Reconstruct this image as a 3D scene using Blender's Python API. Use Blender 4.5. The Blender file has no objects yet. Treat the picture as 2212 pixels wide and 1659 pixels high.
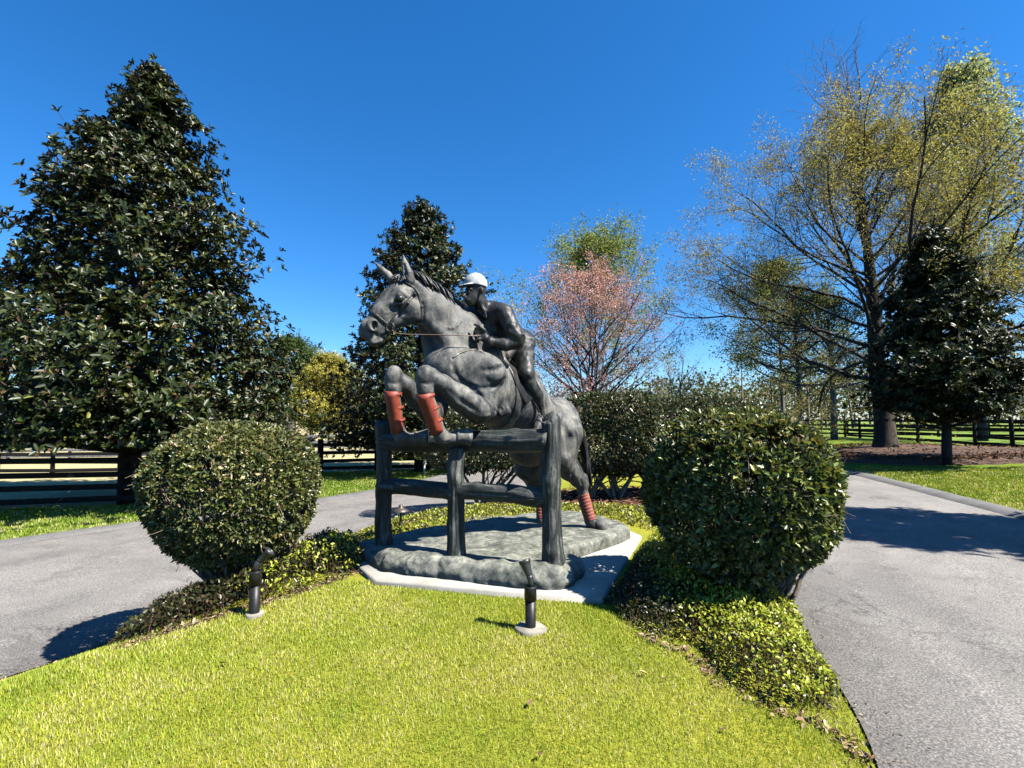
import bpy, math, random
import numpy as np
from mathutils import Vector, Matrix
from mathutils.bvhtree import BVHTree

# ------------------------------------------------------------------ camera, sky, sun
sc = bpy.context.scene
COL = sc.collection
EYE = 1.60
FPX = 1080.0                      # focal length in pixels of a 2212 x 1659 picture
PITCH = math.atan(75.5 / FPX)
cam = bpy.data.cameras.new('camera'); camo = bpy.data.objects.new('camera', cam)
COL.objects.link(camo); sc.camera = camo
cam.sensor_width = 36.0; cam.lens = 36.0 * FPX / 2212.0
cam.clip_start = 0.05; cam.clip_end = 2000.0
camo.location = (0, 0, EYE); camo.rotation_euler = (math.pi / 2 + PITCH, 0, 0)

SUN_AZ = math.radians(115.0)      # clockwise from +Y
SUN_EL = math.radians(52.0)
world = bpy.data.worlds.new('World'); sc.world = world; world.use_nodes = True
wn = world.node_tree; wn.nodes.clear()
sky = wn.nodes.new('ShaderNodeTexSky'); sky.sky_type = 'NISHITA'; sky.sun_disc = False
sky.sun_elevation = SUN_EL; sky.sun_rotation = SUN_AZ
sky.altitude = 0; sky.air_density = 1.0; sky.dust_density = 0.15; sky.ozone_density = 10.0
bg = wn.nodes.new('ShaderNodeBackground'); bg.inputs['Strength'].default_value = 0.066
wo = wn.nodes.new('ShaderNodeOutputWorld')
hs = wn.nodes.new('ShaderNodeHueSaturation'); hs.inputs['Saturation'].default_value = 1.19
wn.links.new(sky.outputs[0], hs.inputs['Color']); wn.links.new(hs.outputs[0], bg.inputs[0]); wn.links.new(bg.outputs[0], wo.inputs[0])
sun = bpy.data.lights.new('sun', 'SUN'); suno = bpy.data.objects.new('sun', sun); COL.objects.link(suno)
sun.energy = 5.0; sun.angle = math.radians(0.5); sun.color = (1.0, 0.95, 0.86)
SD = Vector((math.sin(SUN_AZ) * math.cos(SUN_EL), math.cos(SUN_AZ) * math.cos(SUN_EL), math.sin(SUN_EL)))
suno.rotation_euler = SD.to_track_quat('Z', 'Y').to_euler(); suno.location = (20, -10, 30)
sc.view_settings.view_transform = 'Standard'; sc.view_settings.look = 'None'
sc.view_settings.exposure = 1.70; sc.view_settings.gamma = 1.0; sc.view_settings.use_curve_mapping = False
sc.cycles.max_bounces = 6; sc.cycles.transparent_max_bounces = 6
sc.cycles.diffuse_bounces = 0; sc.cycles.glossy_bounces = 3; sc.cycles.transmission_bounces = 4

# ------------------------------------------------------------------ helpers
RNG = np.random.default_rng(7)
CP, SP = math.cos(PITCH), math.sin(PITCH)
def ray(x, y):
    u = (x - 1106.0) / FPX; v = (829.5 - y) / FPX
    return np.array([u, CP - SP * v, SP + CP * v])
def P(x, y, Y):                    # measured direction, true distance -> place
    r = ray(x, y); return np.array([0, 0, EYE]) + r * (Y / r[1])
def G(x, y, z=0.0):                # where that direction meets the level z
    r = ray(x, y); return np.array([0, 0, EYE]) + r * ((z - EYE) / r[2])
def Z1(x, y, Y): return P((1000 + x * 0.3617) * 0.7373, (720 + y * 0.3617) * 0.7373, Y)
def z2v(x, y): return ((1000 + x * 0.40687) * 0.7373, (1150 + y * 0.40687) * 0.7373)
def Z2(x, y, Y): return P(*z2v(x, y), Y)
def Z2G(x, y, z): return G(*z2v(x, y), z)
def S(t): t = np.clip(t, 0, 1); return t * t * (3 - 2 * t)
def unit(v): v = np.asarray(v, float); return v / np.maximum(np.linalg.norm(v, axis=-1, keepdims=True), 1e-9)

def mesh(name, V, F, mat=None, smooth=False, tint=None):
    """V (n,3); F list of int arrays (m,k) or one array; tint optional (n,) or (n,3)"""
    me = bpy.data.meshes.new(name)
    if isinstance(F, np.ndarray): F = [F]
    F = [np.asarray(f, np.int32) for f in F if len(f)]
    V = np.asarray(V, np.float32)
    me.vertices.add(len(V)); me.vertices.foreach_set('co', V.ravel())
    nl = sum(f.size for f in F); npoly = sum(len(f) for f in F)
    me.loops.add(nl); me.loops.foreach_set('vertex_index', np.concatenate([f.ravel() for f in F]))
    me.polygons.add(npoly)
    tot = np.concatenate([np.full(len(f), f.shape[1], np.int32) for f in F])
    st = np.concatenate([[0], np.cumsum(tot)[:-1]]).astype(np.int32)
    me.polygons.foreach_set('loop_start', st)
    if smooth: me.polygons.foreach_set('use_smooth', np.ones(npoly, bool))
    me.update(calc_edges=True)
    if tint is not None:
        tint = np.asarray(tint, np.float32)
        a = me.attributes.new('tint', 'FLOAT_COLOR', 'POINT')
        c = np.ones((len(V), 4), np.float32)
        c[:, :3] = tint[:, None] if tint.ndim == 1 else tint
        a.data.foreach_set('color', c.ravel())
    if mat: me.materials.append(mat)
    me.validate()
    return me
def obj(name, me, parent=None):
    o = bpy.data.objects.new(name, me); COL.objects.link(o)
    if parent is not None:
        o.parent = parent
        if parent.parent is None: o.matrix_parent_inverse = Matrix.Translation(-Vector(parent.location))
    return o
def thing(name, label, cat, loc=(0, 0, 0), group=None):
    o = bpy.data.objects.new(name, None); COL.objects.link(o); o.location = tuple(float(c) for c in loc)
    o.empty_display_size = 0.2
    return tag(o, label, cat, group)
def tag(o, label=None, cat=None, group=None, kind=None):
    if label: o['label'] = label
    if cat: o['category'] = cat
    if group: o['group'] = group
    if kind: o['kind'] = kind
    return o

class MB:                          # collects verts and faces of one mesh
    def __init__(s): s.V = []; s.F = {}; s.n = 0; s.T = []
    def add(s, V, F, t=None):
        V = np.asarray(V, float)
        if isinstance(F, np.ndarray): F = [F]
        for f in F:
            f = np.asarray(f)
            if len(f): s.F.setdefault(f.shape[1], []).append(f + s.n)
        s.V.append(V); s.n += len(V)
        if t is not None:
            t = np.asarray(t, float)
            if t.ndim < 2: t = np.broadcast_to(t, (len(V), 3)) if t.shape == (3,) else np.repeat(np.broadcast_to(t, (len(V),))[:, None], 3, 1)
            s.T.append(t)
    def build(s, name, mat, parent=None, smooth=False):
        V = np.concatenate(s.V); F = [np.concatenate(f) for f in s.F.values()]
        return obj(name, mesh(name, V, F, mat, smooth, np.concatenate(s.T) if s.T else None), parent)
    def me(s, name, mat, smooth=False):
        V = np.concatenate(s.V); F = [np.concatenate(f) for f in s.F.values()]
        return mesh(name, V, F, mat, smooth, np.concatenate(s.T) if s.T else None)

def box(c, sx, sy, sz, rot=None):
    v = np.array([[i, j, k] for i in (-.5, .5) for j in (-.5, .5) for k in (-.5, .5)]) * [sx, sy, sz]
    if rot is not None: v = v @ np.asarray(rot).T
    f = np.array([[0, 1, 3, 2], [4, 6, 7, 5], [0, 4, 5, 1], [2, 3, 7, 6], [0, 2, 6, 4], [1, 5, 7, 3]])
    return v + np.asarray(c), f
def frames(pts):
    pts = np.asarray(pts, float); d = np.gradient(pts, axis=0); d = unit(d)
    ref = np.array([0, 0, 1.0]) if abs(d[0][2]) < .9 else np.array([1.0, 0, 0])
    N = []; n = unit(np.cross(d[0], ref))
    for i in range(len(pts)):
        n = n - d[i] * np.dot(n, d[i]); n = unit(n); N.append(n)
    N = np.array(N); return d, N, np.cross(d, N)
def sweep(pts, rad, sides=8, caps=True, jit=None, twist=0):
    pts = np.asarray(pts, float); rad = np.broadcast_to(np.asarray(rad, float), (len(pts),))
    d, N, B = frames(pts); a = np.linspace(0, 2 * np.pi, sides, endpoint=False)
    n = len(pts)
    rr = rad[:, None] * np.ones((1, sides))
    if jit is not None: rr = rr * jit
    V = pts[:, None] + rr[..., None] * (N[:, None] * np.cos(a)[None, :, None] + B[:, None] * np.sin(a)[None, :, None])
    V = V.reshape(-1, 3); i = np.arange(n - 1)[:, None] * sides; j = np.arange(sides)[None]
    F = np.stack([i + j, i + (j + 1) % sides, i + sides + (j + 1) % sides, i + sides + j], -1).reshape(-1, 4)
    out = [F]
    if caps:
        V = np.concatenate([V, pts[:1], pts[-1:]]); k = n * sides
        jj = np.arange(sides)
        out.append(np.concatenate([np.stack([(jj + 1) % sides, jj, np.full(sides, k)], -1),
                                   np.stack([(n - 1) * sides + jj, (n - 1) * sides + (jj + 1) % sides, np.full(sides, k + 1)], -1)]))
    return V, out
def lathe(prof, sides=20, c=(0, 0, 0), rot=None):
    prof = np.asarray(prof, float); a = np.linspace(0, 2 * np.pi, sides, endpoint=False)
    V = np.stack([prof[:, 0:1] * np.cos(a), prof[:, 0:1] * np.sin(a), np.repeat(prof[:, 1:2], sides, 1)], -1).reshape(-1, 3)
    n = len(prof); i = np.arange(n - 1)[:, None] * sides; j = np.arange(sides)[None]
    F = np.stack([i + j, i + (j + 1) % sides, i + sides + (j + 1) % sides, i + sides + j], -1).reshape(-1, 4)
    if rot is not None: V = V @ np.asarray(rot).T
    return V + np.asarray(c), F
def align(d):                      # rotation taking +Z to d
    return np.array(Vector(d).to_track_quat('Z', 'Y').to_matrix())
def frusta(p0, p1, r0, r1, sides=4):   # many separate tapered twigs at once
    p0 = np.asarray(p0, float); p1 = np.asarray(p1, float); d = unit(p1 - p0)
    ref = np.where(np.abs(d[:, 2:3]) < .9, [[0, 0, 1.0]], [[1.0, 0, 0]])
    N = unit(np.cross(d, ref)); B = np.cross(d, N); a = np.linspace(0, 2 * np.pi, sides, endpoint=False)
    o = N[:, None] * np.cos(a)[None, :, None] + B[:, None] * np.sin(a)[None, :, None]
    V = np.concatenate([p0[:, None] + o * np.asarray(r0)[:, None, None], p1[:, None] + o * np.asarray(r1)[:, None, None]], 1)
    n = len(p0); b = np.arange(n)[:, None] * 2 * sides; j = np.arange(sides)[None]
    F = np.stack([b + j, b + (j + 1) % sides, b + sides + (j + 1) % sides, b + sides + j], -1).reshape(-1, 4)
    return V.reshape(-1, 3), F
def leaves(p, d, n, L, W, curl=.12, fold=.18):   # oval leaves folded along the midrib, two faces each
    p = np.asarray(p, float); d = unit(d); n = np.asarray(n, float); n = unit(n - d * np.sum(n * d, -1, keepdims=True))
    s = np.cross(d, n); L = np.broadcast_to(L, (len(p),))[:, None]; W = np.broadcast_to(W, (len(p),))[:, None]
    t = p + d * L - n * L * curl * .5; f = n * (W * fold); u = n * L * curl * .35
    l1, r1 = (p + d * L * .30 + sg * s * W * .42 + f + u for sg in (1, -1)); l2, r2 = (p + d * L * .68 + sg * s * W * .45 + f + u * .6 for sg in (1, -1))
    V = np.stack([p, l1, l2, t, r2, r1], 1).reshape(-1, 3); b = np.arange(len(p))[:, None] * 6
    F = (b[:, None] + np.array([[0, 1, 2, 3], [0, 3, 4, 5]])[None]).reshape(-1, 4)
    return V, F
def flecks(p, d, n, L, W):         # tiny two-triangle leaves
    p = np.asarray(p, float); d = unit(d); n = np.asarray(n, float); n = unit(n - d * np.sum(n * d, -1, keepdims=True))
    s = np.cross(d, n); L = np.broadcast_to(L, (len(p),))[:, None]; W = np.broadcast_to(W, (len(p),))[:, None]
    V = np.stack([p, p + d * L * .45 + s * W * .5 + n * W * .2, p + d * L, p + d * L * .45 - s * W * .5 + n * W * .2], 1).reshape(-1, 3)
    b = np.arange(len(p))[:, None] * 4
    F = (b[:, None] + np.array([[0, 1, 2], [0, 2, 3]])[None]).reshape(-1, 3)
    return V, F
def rdir(n, rng=RNG):
    v = rng.normal(size=(n, 3)); return unit(v)

def GT(x, y):                      # where that direction meets the built ground
    r = ray(x, y); t = (-EYE) / r[2]
    for _ in range(40):
        p = np.array([0, 0, EYE]) + r * t; e = p[2] - zg1(p[0], p[1]); t += .7 * e / (-r[2])
    return np.array([0, 0, EYE]) + r * t
# ---- cheap value noise for geometry
_NT = np.random.default_rng(3).random((64, 64, 64)).astype(np.float32)
def vnoise(p, s=1.0):
    p = np.asarray(p, float) * s; i = np.floor(p).astype(int); f = p - i; f = f * f * (3 - 2 * f)
    r = 0
    for a in (0, 1):
        for b in (0, 1):
            for c in (0, 1):
                w = (f[..., 0] if a else 1 - f[..., 0]) * (f[..., 1] if b else 1 - f[..., 1]) * (f[..., 2] if c else 1 - f[..., 2])
                r = r + w * _NT[(i[..., 0] + a) % 64, (i[..., 1] + b) % 64, (i[..., 2] + c) % 64]
    return r * 2 - 1

# ------------------------------------------------------------------ materials
def newmat(name):
    m = bpy.data.materials.new(name); m.use_nodes = True; nt = m.node_tree
    return m, nt, nt.nodes['Principled BSDF'], nt.nodes['Material Output']
def nd(nt, t, **kw):
    n = nt.nodes.new(t)
    for k, v in kw.items():
        if k in n.inputs: n.inputs[k].default_value = v
        else: setattr(n, k, v)
    return n
def ramp(nt, fac, stops):
    r = nt.nodes.new('ShaderNodeValToRGB'); e = r.color_ramp.elements
    while len(e) < len(stops): e.new(0.5)
    for x, (p, c) in zip(e, stops): x.position = p; x.color = (*c, 1) if len(c) == 3 else c
    nt.links.new(fac, r.inputs[0]); return r.outputs[0]
def noise(nt, scale, detail=4, rough=.55, vec=None, dist=0):
    n = nd(nt, 'ShaderNodeTexNoise'); n.inputs['Scale'].default_value = scale; n.inputs['Detail'].default_value = detail
    n.inputs['Roughness'].default_value = rough; n.inputs['Distortion'].default_value = dist
    if vec is None:
        g = nd(nt, 'ShaderNodeTexCoord'); vec = g.outputs['Object']
        ge = nd(nt, 'ShaderNodeNewGeometry'); vec = ge.outputs['Position']
    nt.links.new(vec, n.inputs['Vector']); return n.outputs['Fac']
def mixc(nt, a, b, fac, mode='MIX'):
    m = nt.nodes.new('ShaderNodeMix'); m.data_type = 'RGBA'; m.blend_type = mode
    for s, v in ((m.inputs[0], fac), (m.inputs[6], a), (m.inputs[7], b)):
        if isinstance(v, bpy.types.NodeSocket): nt.links.new(v, s)
        else: s.default_value = v if not isinstance(v, tuple) else ((*v, 1) if len(v) == 3 else v)
    return m.outputs[2]
def bump(nt, bs, h, strength=.5, dist=.01):
    b = nd(nt, 'ShaderNodeBump'); b.inputs['Strength'].default_value = strength; b.inputs['Distance'].default_value = dist
    nt.links.new(h, b.inputs['Height']); nt.links.new(b.outputs[0], bs.inputs['Normal'])
def turned(nt, ang, v):            # world position turned about the vertical, then stretched
    g = nd(nt, 'ShaderNodeNewGeometry'); a = nd(nt, 'ShaderNodeMapping'); a.inputs['Rotation'].default_value = (0, 0, ang)
    b = nd(nt, 'ShaderNodeMapping'); b.inputs['Scale'].default_value = v
    nt.links.new(g.outputs['Position'], a.inputs[0]); nt.links.new(a.outputs[0], b.inputs[0]); return b.outputs[0]
def scaled(nt, v):                 # world position stretched by v
    g = nd(nt, 'ShaderNodeNewGeometry'); m = nd(nt, 'ShaderNodeVectorMath', operation='MULTIPLY')
    m.inputs[1].default_value = v; nt.links.new(g.outputs['Position'], m.inputs[0]); return m.outputs[0]

def leaf_mat(name, rough=.35, trans=.2, under=None, spec=.5, tcol=1.6):
    m, nt, bs, out = newmat(name)
    a = nd(nt, 'ShaderNodeAttribute', attribute_name='tint')
    c = a.outputs['Color']
    if under:
        g = nd(nt, 'ShaderNodeNewGeometry'); c = mixc(nt, c, under, g.outputs['Backfacing'])
    nt.links.new(c, bs.inputs['Base Color']); bs.inputs['Roughness'].default_value = rough
    bs.inputs['Specular IOR Level'].default_value = spec
    if trans > 0:
        t = nd(nt, 'ShaderNodeBsdfTranslucent'); mc = mixc(nt, (tcol, tcol, tcol * .5), a.outputs['Color'], 1.0, 'MULTIPLY')
        nt.links.new(mc, t.inputs[0]); ms = nd(nt, 'ShaderNodeMixShader'); ms.inputs[0].default_value = trans
        nt.links.new(bs.outputs[0], ms.inputs[1]); nt.links.new(t.outputs[0], ms.inputs[2]); nt.links.new(ms.outputs[0], out.inputs[0])
    return m
M = {}
M['magnolia'] = leaf_mat('magnolia_leaf', .40, .12, (.035, .021, .010), .28)
M['shrub'] = leaf_mat('shrub_leaf', .36, .18, (.06, .075, .03), .45)
M['cover'] = leaf_mat('ground_cover_leaf', .38, .25, None, .4)
M['grass'] = leaf_mat('grass_blade', .5, .35, None, .25, 1.3)
M['soft'] = leaf_mat('soft_leaf', .6, .35, None, .2, 1.3)
M['chip'] = leaf_mat('mulch_chip', .8, 0, None, .1)

def mk_bark(name, c1, c2, scale=9, rough=.85):
    m, nt, bs, o = newmat(name)
    n = noise(nt, scale, 6, .65, scaled(nt, (1, 1, .18)))
    nt.links.new(ramp(nt, n, [(.3, c1), (.7, c2)]), bs.inputs['Base Color']); bs.inputs['Roughness'].default_value = rough
    bs.inputs['Specular IOR Level'].default_value = .2
    bump(nt, bs, n, .8, .03); return m
M['bark'] = mk_bark('oak_bark', (.018, .014, .010), (.075, .062, .048))
M['bark_mid'] = mk_bark('mid_bark', (.03, .026, .021), (.11, .095, .078))
M['bark_grey'] = mk_bark('grey_bark', (.06, .052, .045), (.19, .17, .15))
M['bark_far'] = mk_bark('pale_bark', (.10, .085, .07), (.28, .25, .21), 3)
M['twig'] = mk_bark('shrub_stem', (.10, .075, .05), (.27, .22, .16), 30)

# asphalt
m, nt, bs, o = newmat('asphalt'); M['asphalt'] = m
n1 = noise(nt, 75, 6, .85); n2 = noise(nt, .7, 5, .6); n3 = noise(nt, 55, 4, .6)
n4 = noise(nt, .35, 6, .7, scaled(nt, (1, 1, 1)), 1.2)
c = ramp(nt, n1, [(.37, (.036, .034, .032)), (.5, (.136, .129, .121)), (.63, (.37, .352, .330))])
c = mixc(nt, c, ramp(nt, n2, [(.3, (.78, .78, .78)), (.7, (1.12, 1.1, 1.08))]), 1.0, 'MULTIPLY')
c = mixc(nt, c, ramp(nt, n4, [(.40, (1, 1, 1)), (.52, (.86, .85, .85)), (.6, (1, 1, 1))]), 1.0, 'MULTIPLY')
vo = nd(nt, 'ShaderNodeTexVoronoi', feature='DISTANCE_TO_EDGE'); vo.inputs['Scale'].default_value = .55
wv = nd(nt, 'ShaderNodeVectorMath', operation='ADD'); gq = nd(nt, 'ShaderNodeNewGeometry'); nq = nd(nt, 'ShaderNodeTexNoise'); nq.inputs['Scale'].default_value = 2.2; nq.inputs['Detail'].default_value = 6
nt.links.new(gq.outputs['Position'], nq.inputs['Vector']); nt.links.new(gq.outputs['Position'], wv.inputs[0]); nt.links.new(nq.outputs['Color'], wv.inputs[1]); nt.links.new(wv.outputs[0], vo.inputs['Vector'])
ck = ramp(nt, vo.outputs['Distance'], [(.0, (.35, .34, .33)), (.009, (1, 1, 1))]); ckm = ramp(nt, noise(nt, .5, 3, .5), [(.47, (0, 0, 0)), (.56, (1, 1, 1))])
c = mixc(nt, c, mixc(nt, (1.0, 1.0, 1.0), ck, ckm), 1.0, 'MULTIPLY')
st = ramp(nt, noise(nt, 1.6, 7, .7, None, .8), [(.34, (.72, .71, .70)), (.46, (1, 1, 1)), (.62, (1.0, .99, .97)), (.72, (1.14, 1.12, 1.08))]); c = mixc(nt, c, st, 1.0, 'MULTIPLY')
at = nd(nt, 'ShaderNodeAttribute', attribute_name='tint')
c = mixc(nt, c, at.outputs['Color'], 1.0, 'MULTIPLY')
nt.links.new(c, bs.inputs['Base Color']); bs.inputs['Roughness'].default_value = .8
bump(nt, bs, n1, .6, .006)
m, nt, bs, o = newmat('kerb_asphalt'); M['kerb'] = m
n1 = noise(nt, 120, 3, .7); n2 = noise(nt, 2, 4, .6)
c = ramp(nt, n1, [(.3, (.03, .029, .029)), (.7, (.16, .155, .15))])
c = mixc(nt, c, ramp(nt, n2, [(.3, (.75, .75, .75)), (.7, (1.2, 1.2, 1.2))]), 1.0, 'MULTIPLY')
nt.links.new(c, bs.inputs['Base Color']); bs.inputs['Roughness'].default_value = .85; bump(nt, bs, n1, .6, .006)
# ground under and beyond the grass
m, nt, bs, o = newmat('ground_turf'); M['ground'] = m
at = nd(nt, 'ShaderNodeAttribute', attribute_name='tint')
n1 = noise(nt, 45, 5, .7); n2 = noise(nt, 1.1, 5, .6)
c = mixc(nt, at.outputs['Color'], ramp(nt, n1, [(.3, (.45, .45, .45)), (.7, (1.35, 1.3, 1.2))]), 1.0, 'MULTIPLY')
c = mixc(nt, c, ramp(nt, n2, [(.3, (.8, .9, .8)), (.7, (1.2, 1.08, 1.0))]), 1.0, 'MULTIPLY')
nt.links.new(c, bs.inputs['Base Color']); bs.inputs['Roughness'].default_value = .95; bs.inputs['Specular IOR Level'].default_value = .1
bump(nt, bs, n1, .8, .03)
m, nt, bs, o = newmat('mulch'); M['mulch'] = m
n1 = noise(nt, 60, 5, .75, scaled(nt, (1, .6, 1))); n2 = noise(nt, 3, 4, .6)
c = ramp(nt, n1, [(.32, (.018, .010, .006)), (.52, (.075, .038, .021)), (.72, (.20, .115, .065))])
nt.links.new(c, bs.inputs['Base Color']); bs.inputs['Roughness'].default_value = .9; bump(nt, bs, n1, 1.0, .03)
m, nt, bs, o = newmat('concrete'); M['concrete'] = m
n1 = noise(nt, 90, 4, .7); n2 = noise(nt, 2.2, 6, .65)
c = ramp(nt, n2, [(.3, (.22, .205, .17)), (.5, (.31, .295, .255)), (.7, (.37, .355, .31))])
c = mixc(nt, c, ramp(nt, n1, [(.3, (.75, .75, .75)), (.7, (1.1, 1.1, 1.1))]), 1.0, 'MULTIPLY')
nt.links.new(c, bs.inputs['Base Color']); bs.inputs['Roughness'].default_value = .85; bump(nt, bs, n1, .4, .004)
def mk_plain(name, col, rough=.5, metal=0, ns=25, var=.25, spec=.5, bstr=.15):
    m, nt, bs, o = newmat(name); n = noise(nt, ns, 5, .65)
    a = tuple(c * (1 - var) for c in col); b = tuple(min(1, c * (1 + var)) for c in col)
    nt.links.new(ramp(nt, n, [(.3, a), (.7, b)]), bs.inputs['Base Color'])
    bs.inputs['Roughness'].default_value = rough; bs.inputs['Metallic'].default_value = metal
    bs.inputs['Specular IOR Level'].default_value = spec
    bump(nt, bs, n, bstr, .006); return m
M['footing'] = mk_plain('stained_concrete', (.20, .185, .155), .9, 0, 7, .4, .2, .5)
M['fence'] = mk_bark('black_fence_paint', (.004, .004, .004), (.012, .0115, .011), 14, .7)
M['fence_grey'] = mk_bark('weathered_fence_board', (.06, .06, .06), (.2, .195, .19), 10, .8)
M['pipe'] = mk_plain('black_plastic_pipe', (.010, .0105, .009), .45, 0, 30, .5, .3)
M['lamp'] = mk_plain('black_lamp_metal', (.028, .030, .030), .38, .2, 40, .3)
M['lens'] = mk_plain('lamp_glass', (.05, .055, .06), .08, 0, 5, .1)
M['white'] = mk_plain('white_post', (.75, .75, .72), .5, 0, 15, .08)
M['bronze_path'] = mk_plain('brown_lamp_metal', (.07, .055, .045), .45, .4, 40, .3)
# bronze with a chalky patina
def mk_bronze(name, dark, mid, pale, lo=.4, hi=.62, rough=.5, metal=.35, ns=3.2, streak=(1, 1, .35), bstr=.25, bscale=38, ang=None):
    m, nt, bs, o = newmat(name)
    n = noise(nt, ns, 9, .68, scaled(nt, streak) if ang is None else turned(nt, ang, streak), .6); n2 = noise(nt, bscale, 6, .7); n3 = noise(nt, 11, 6, .7)
    c = ramp(nt, n, [(lo - .14, dark), (lo, mid), (hi, pale)])
    c = mixc(nt, c, ramp(nt, n2, [(.3, (.62, .62, .62)), (.7, (1.25, 1.25, 1.25))]), 1.0, 'MULTIPLY')
    c = mixc(nt, c, ramp(nt, n3, [(.35, (.7, .72, .75)), (.65, (1.15, 1.13, 1.08))]), 1.0, 'MULTIPLY')
    n4 = noise(nt, 20, 5, .6, scaled(nt, (1, 1, .10))); c = mixc(nt, c, ramp(nt, n4, [(.36, (.72, .73, .75)), (.5, (1, 1, 1)), (.66, (1.16, 1.15, 1.12))]), 1.0, 'MULTIPLY')
    nt.links.new(c, bs.inputs['Base Color'])
    nt.links.new(ramp(nt, n, [(lo, (rough - .12,) * 3), (hi, (rough + .15,) * 3)]), bs.inputs['Roughness'])
    bs.inputs['Metallic'].default_value = metal; bs.inputs['Specular IOR Level'].default_value = .32
    bump(nt, bs, n if bstr >= 1 else n2, bstr, .02 if bstr >= 1 else .006); return m
M['horse'] = mk_bronze('horse_bronze', (.007, .008, .0085), (.041, .0425, .0425), (.185, .179, .160), .44, .66, .66, .0, 5.0, (1, 1, .6), .55, 30)
M['rider'] = mk_bronze('rider_bronze', (.010, .010, .0105), (.022, .022, .0225), (.075, .074, .07), .50, .72, .60, .0, 6, (1, 1, .7))
M['hair'] = mk_bronze('mane_bronze', (.010, .010, .011), (.018, .018, .019), (.04, .04, .04), .5, .7, .5, .15)
M['tack'] = mk_bronze('strap_bronze', (.010, .010, .010), (.022, .021, .020), (.06, .058, .052), .45, .68, .5, .1)
M['wood'] = mk_bronze('jump_bronze', (.010, .013, .0125), (.030, .036, .034), (.17, .172, .155), .50, .66, .7, .0, 16.0, (1, 1, .14), 1.0, 40)
M['wood_rail'] = mk_bronze('rail_bronze', (.010, .013, .0125), (.030, .036, .034), (.16, .162, .145), .50, .67, .7, .0, 16.0, (.14, 1, 1), 1.0, 40, math.radians(28))
M['plinth'] = mk_bronze('plinth_bronze', (.038, .042, .034), (.095, .102, .086), (.22, .222, .19), .42, .66, .75, .0, 4.5, (1, 1, 1), 1.0, 22)
M['saddle'] = mk_bronze('saddle_bronze', (.05, .048, .043), (.10, .095, .088), (.19, .185, .17), .45, .66, .5, .3)
M['boot_red'] = mk_plain('red_boot_paint', (.20, .032, .014), .6, 0, 12, .5)
M['wrap_red'] = mk_plain('red_wrap_paint', (.22, .062, .042), .65, 0, 14, .4)
M['cap_white'] = mk_plain('white_cap_paint', (.34, .34, .325), .6, 0, 9, .4)
M['rein'] = mk_plain('rein_leather', (.11, .06, .045), .5, 0, 30, .4)
# ------------------------------------------------------------------ the ground and the roads
INNER = np.array([(1.0, -1.5), (1.4, 1.2), (1.75, 2.43), (2.02, 3.09), (2.75, 5.25), (3.9, 7.5), (4.9, 10), (5.6, 12.5), (6, 15.5), (5.2, 17.8),
    (3.4, 18.3), (1.9, 17), (1.1, 15.2), (.7, 13.6), (-.1, 12.3), (-1.2, 11.4), (-2.1, 10.4), (-2.75, 9.5), (-3.4, 8), (-3.75, 6.5), (-4.06, 5.07),
    (-4.46, 4.36), (-5.2, 3), (-6.5, 1), (-8, -1.5)])
OUTER = np.array([(9.5, -2), (8.5, 1.5), (8.2, 3.2), (8.2, 4.5), (8.3, 6.5), (8.7, 8.6), (9.3, 10.8), (10, 13.3), (10.5, 17), (9, 22.5),
    (4.5, 23), (0, 22.5), (-2.2, 20.8), (-3.2, 19), (-4.4, 16.6), (-5.5, 14.6), (-6.6, 12.6), (-7.7, 10.8), (-8.9, 8.9), (-9.8, 7.3), (-11, 5.5),
    (-12, 4.2), (-13.5, 2.5), (-15, .5), (-16, -2)], float)
def catmull(p, k=10):
    p = np.asarray(p, float); q = np.concatenate([2 * p[:1] - p[1:2], p, 2 * p[-1:] - p[-2:-1]]); out = []
    for i in range(len(p) - 1):
        a, b, c, d = q[i:i + 4]; t = np.linspace(0, 1, k, endpoint=False)[:, None]
        out.append(.5 * (2 * b + (c - a) * t + (2 * a - 5 * b + 4 * c - d) * t ** 2 + (3 * b - a - 3 * c + d) * t ** 3))
    return np.concatenate(out + [p[-1:]])
INS, OUTS = catmull(INNER, 8), catmull(OUTER, 8)
def sdpoly(x, y, poly):            # > 0 inside
    x = np.asarray(x, float); y = np.asarray(y, float); d = np.full(x.shape, 1e9); ins = np.zeros(x.shape, bool)
    for (ax, ay), (bx, by) in zip(poly, np.roll(poly, -1, 0)):
        ex, ey = bx - ax, by - ay; t = np.clip(((x - ax) * ex + (y - ay) * ey) / (ex * ex + ey * ey + 1e-12), 0, 1)
        d = np.minimum(d, np.hypot(x - ax - t * ex, y - ay - t * ey))
        c = ((ay > y) != (by > y)) & (x < ex * (y - ay) / (ey if abs(ey) > 1e-12 else 1e-12) + ax); ins ^= c
    return np.where(ins, d, -d)
ISL = INS[::2]; RING = OUTS[::2]
def zbase(x, y):
    return -.64 + .52 * S((x + 4.6) / 7.0) + .36 * S((x - 9) / 9) - .18 * S((y - 9) / 7) * (1 - S((x - 6) / 6)) + .25 * S((y - 40) / 60) * (S((x + 5) / 25))
def zg(x, y, di=None):
    x = np.asarray(x, float); y = np.asarray(y, float)
    if di is None: di = sdpoly(x, y, ISL)
    b = zbase(x, y); w = 1 - .75 * S((y - 7.5) / 4)
    return b - b * w * S(di / (1.5 + .55 * S((-x - .2) / 2.2))) + .012 * vnoise(np.stack([x, y, x * 0], -1), .9) * (di > .4)
def zg1(x, y): return float(zg(np.array([x]), np.array([y]))[0])
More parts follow.
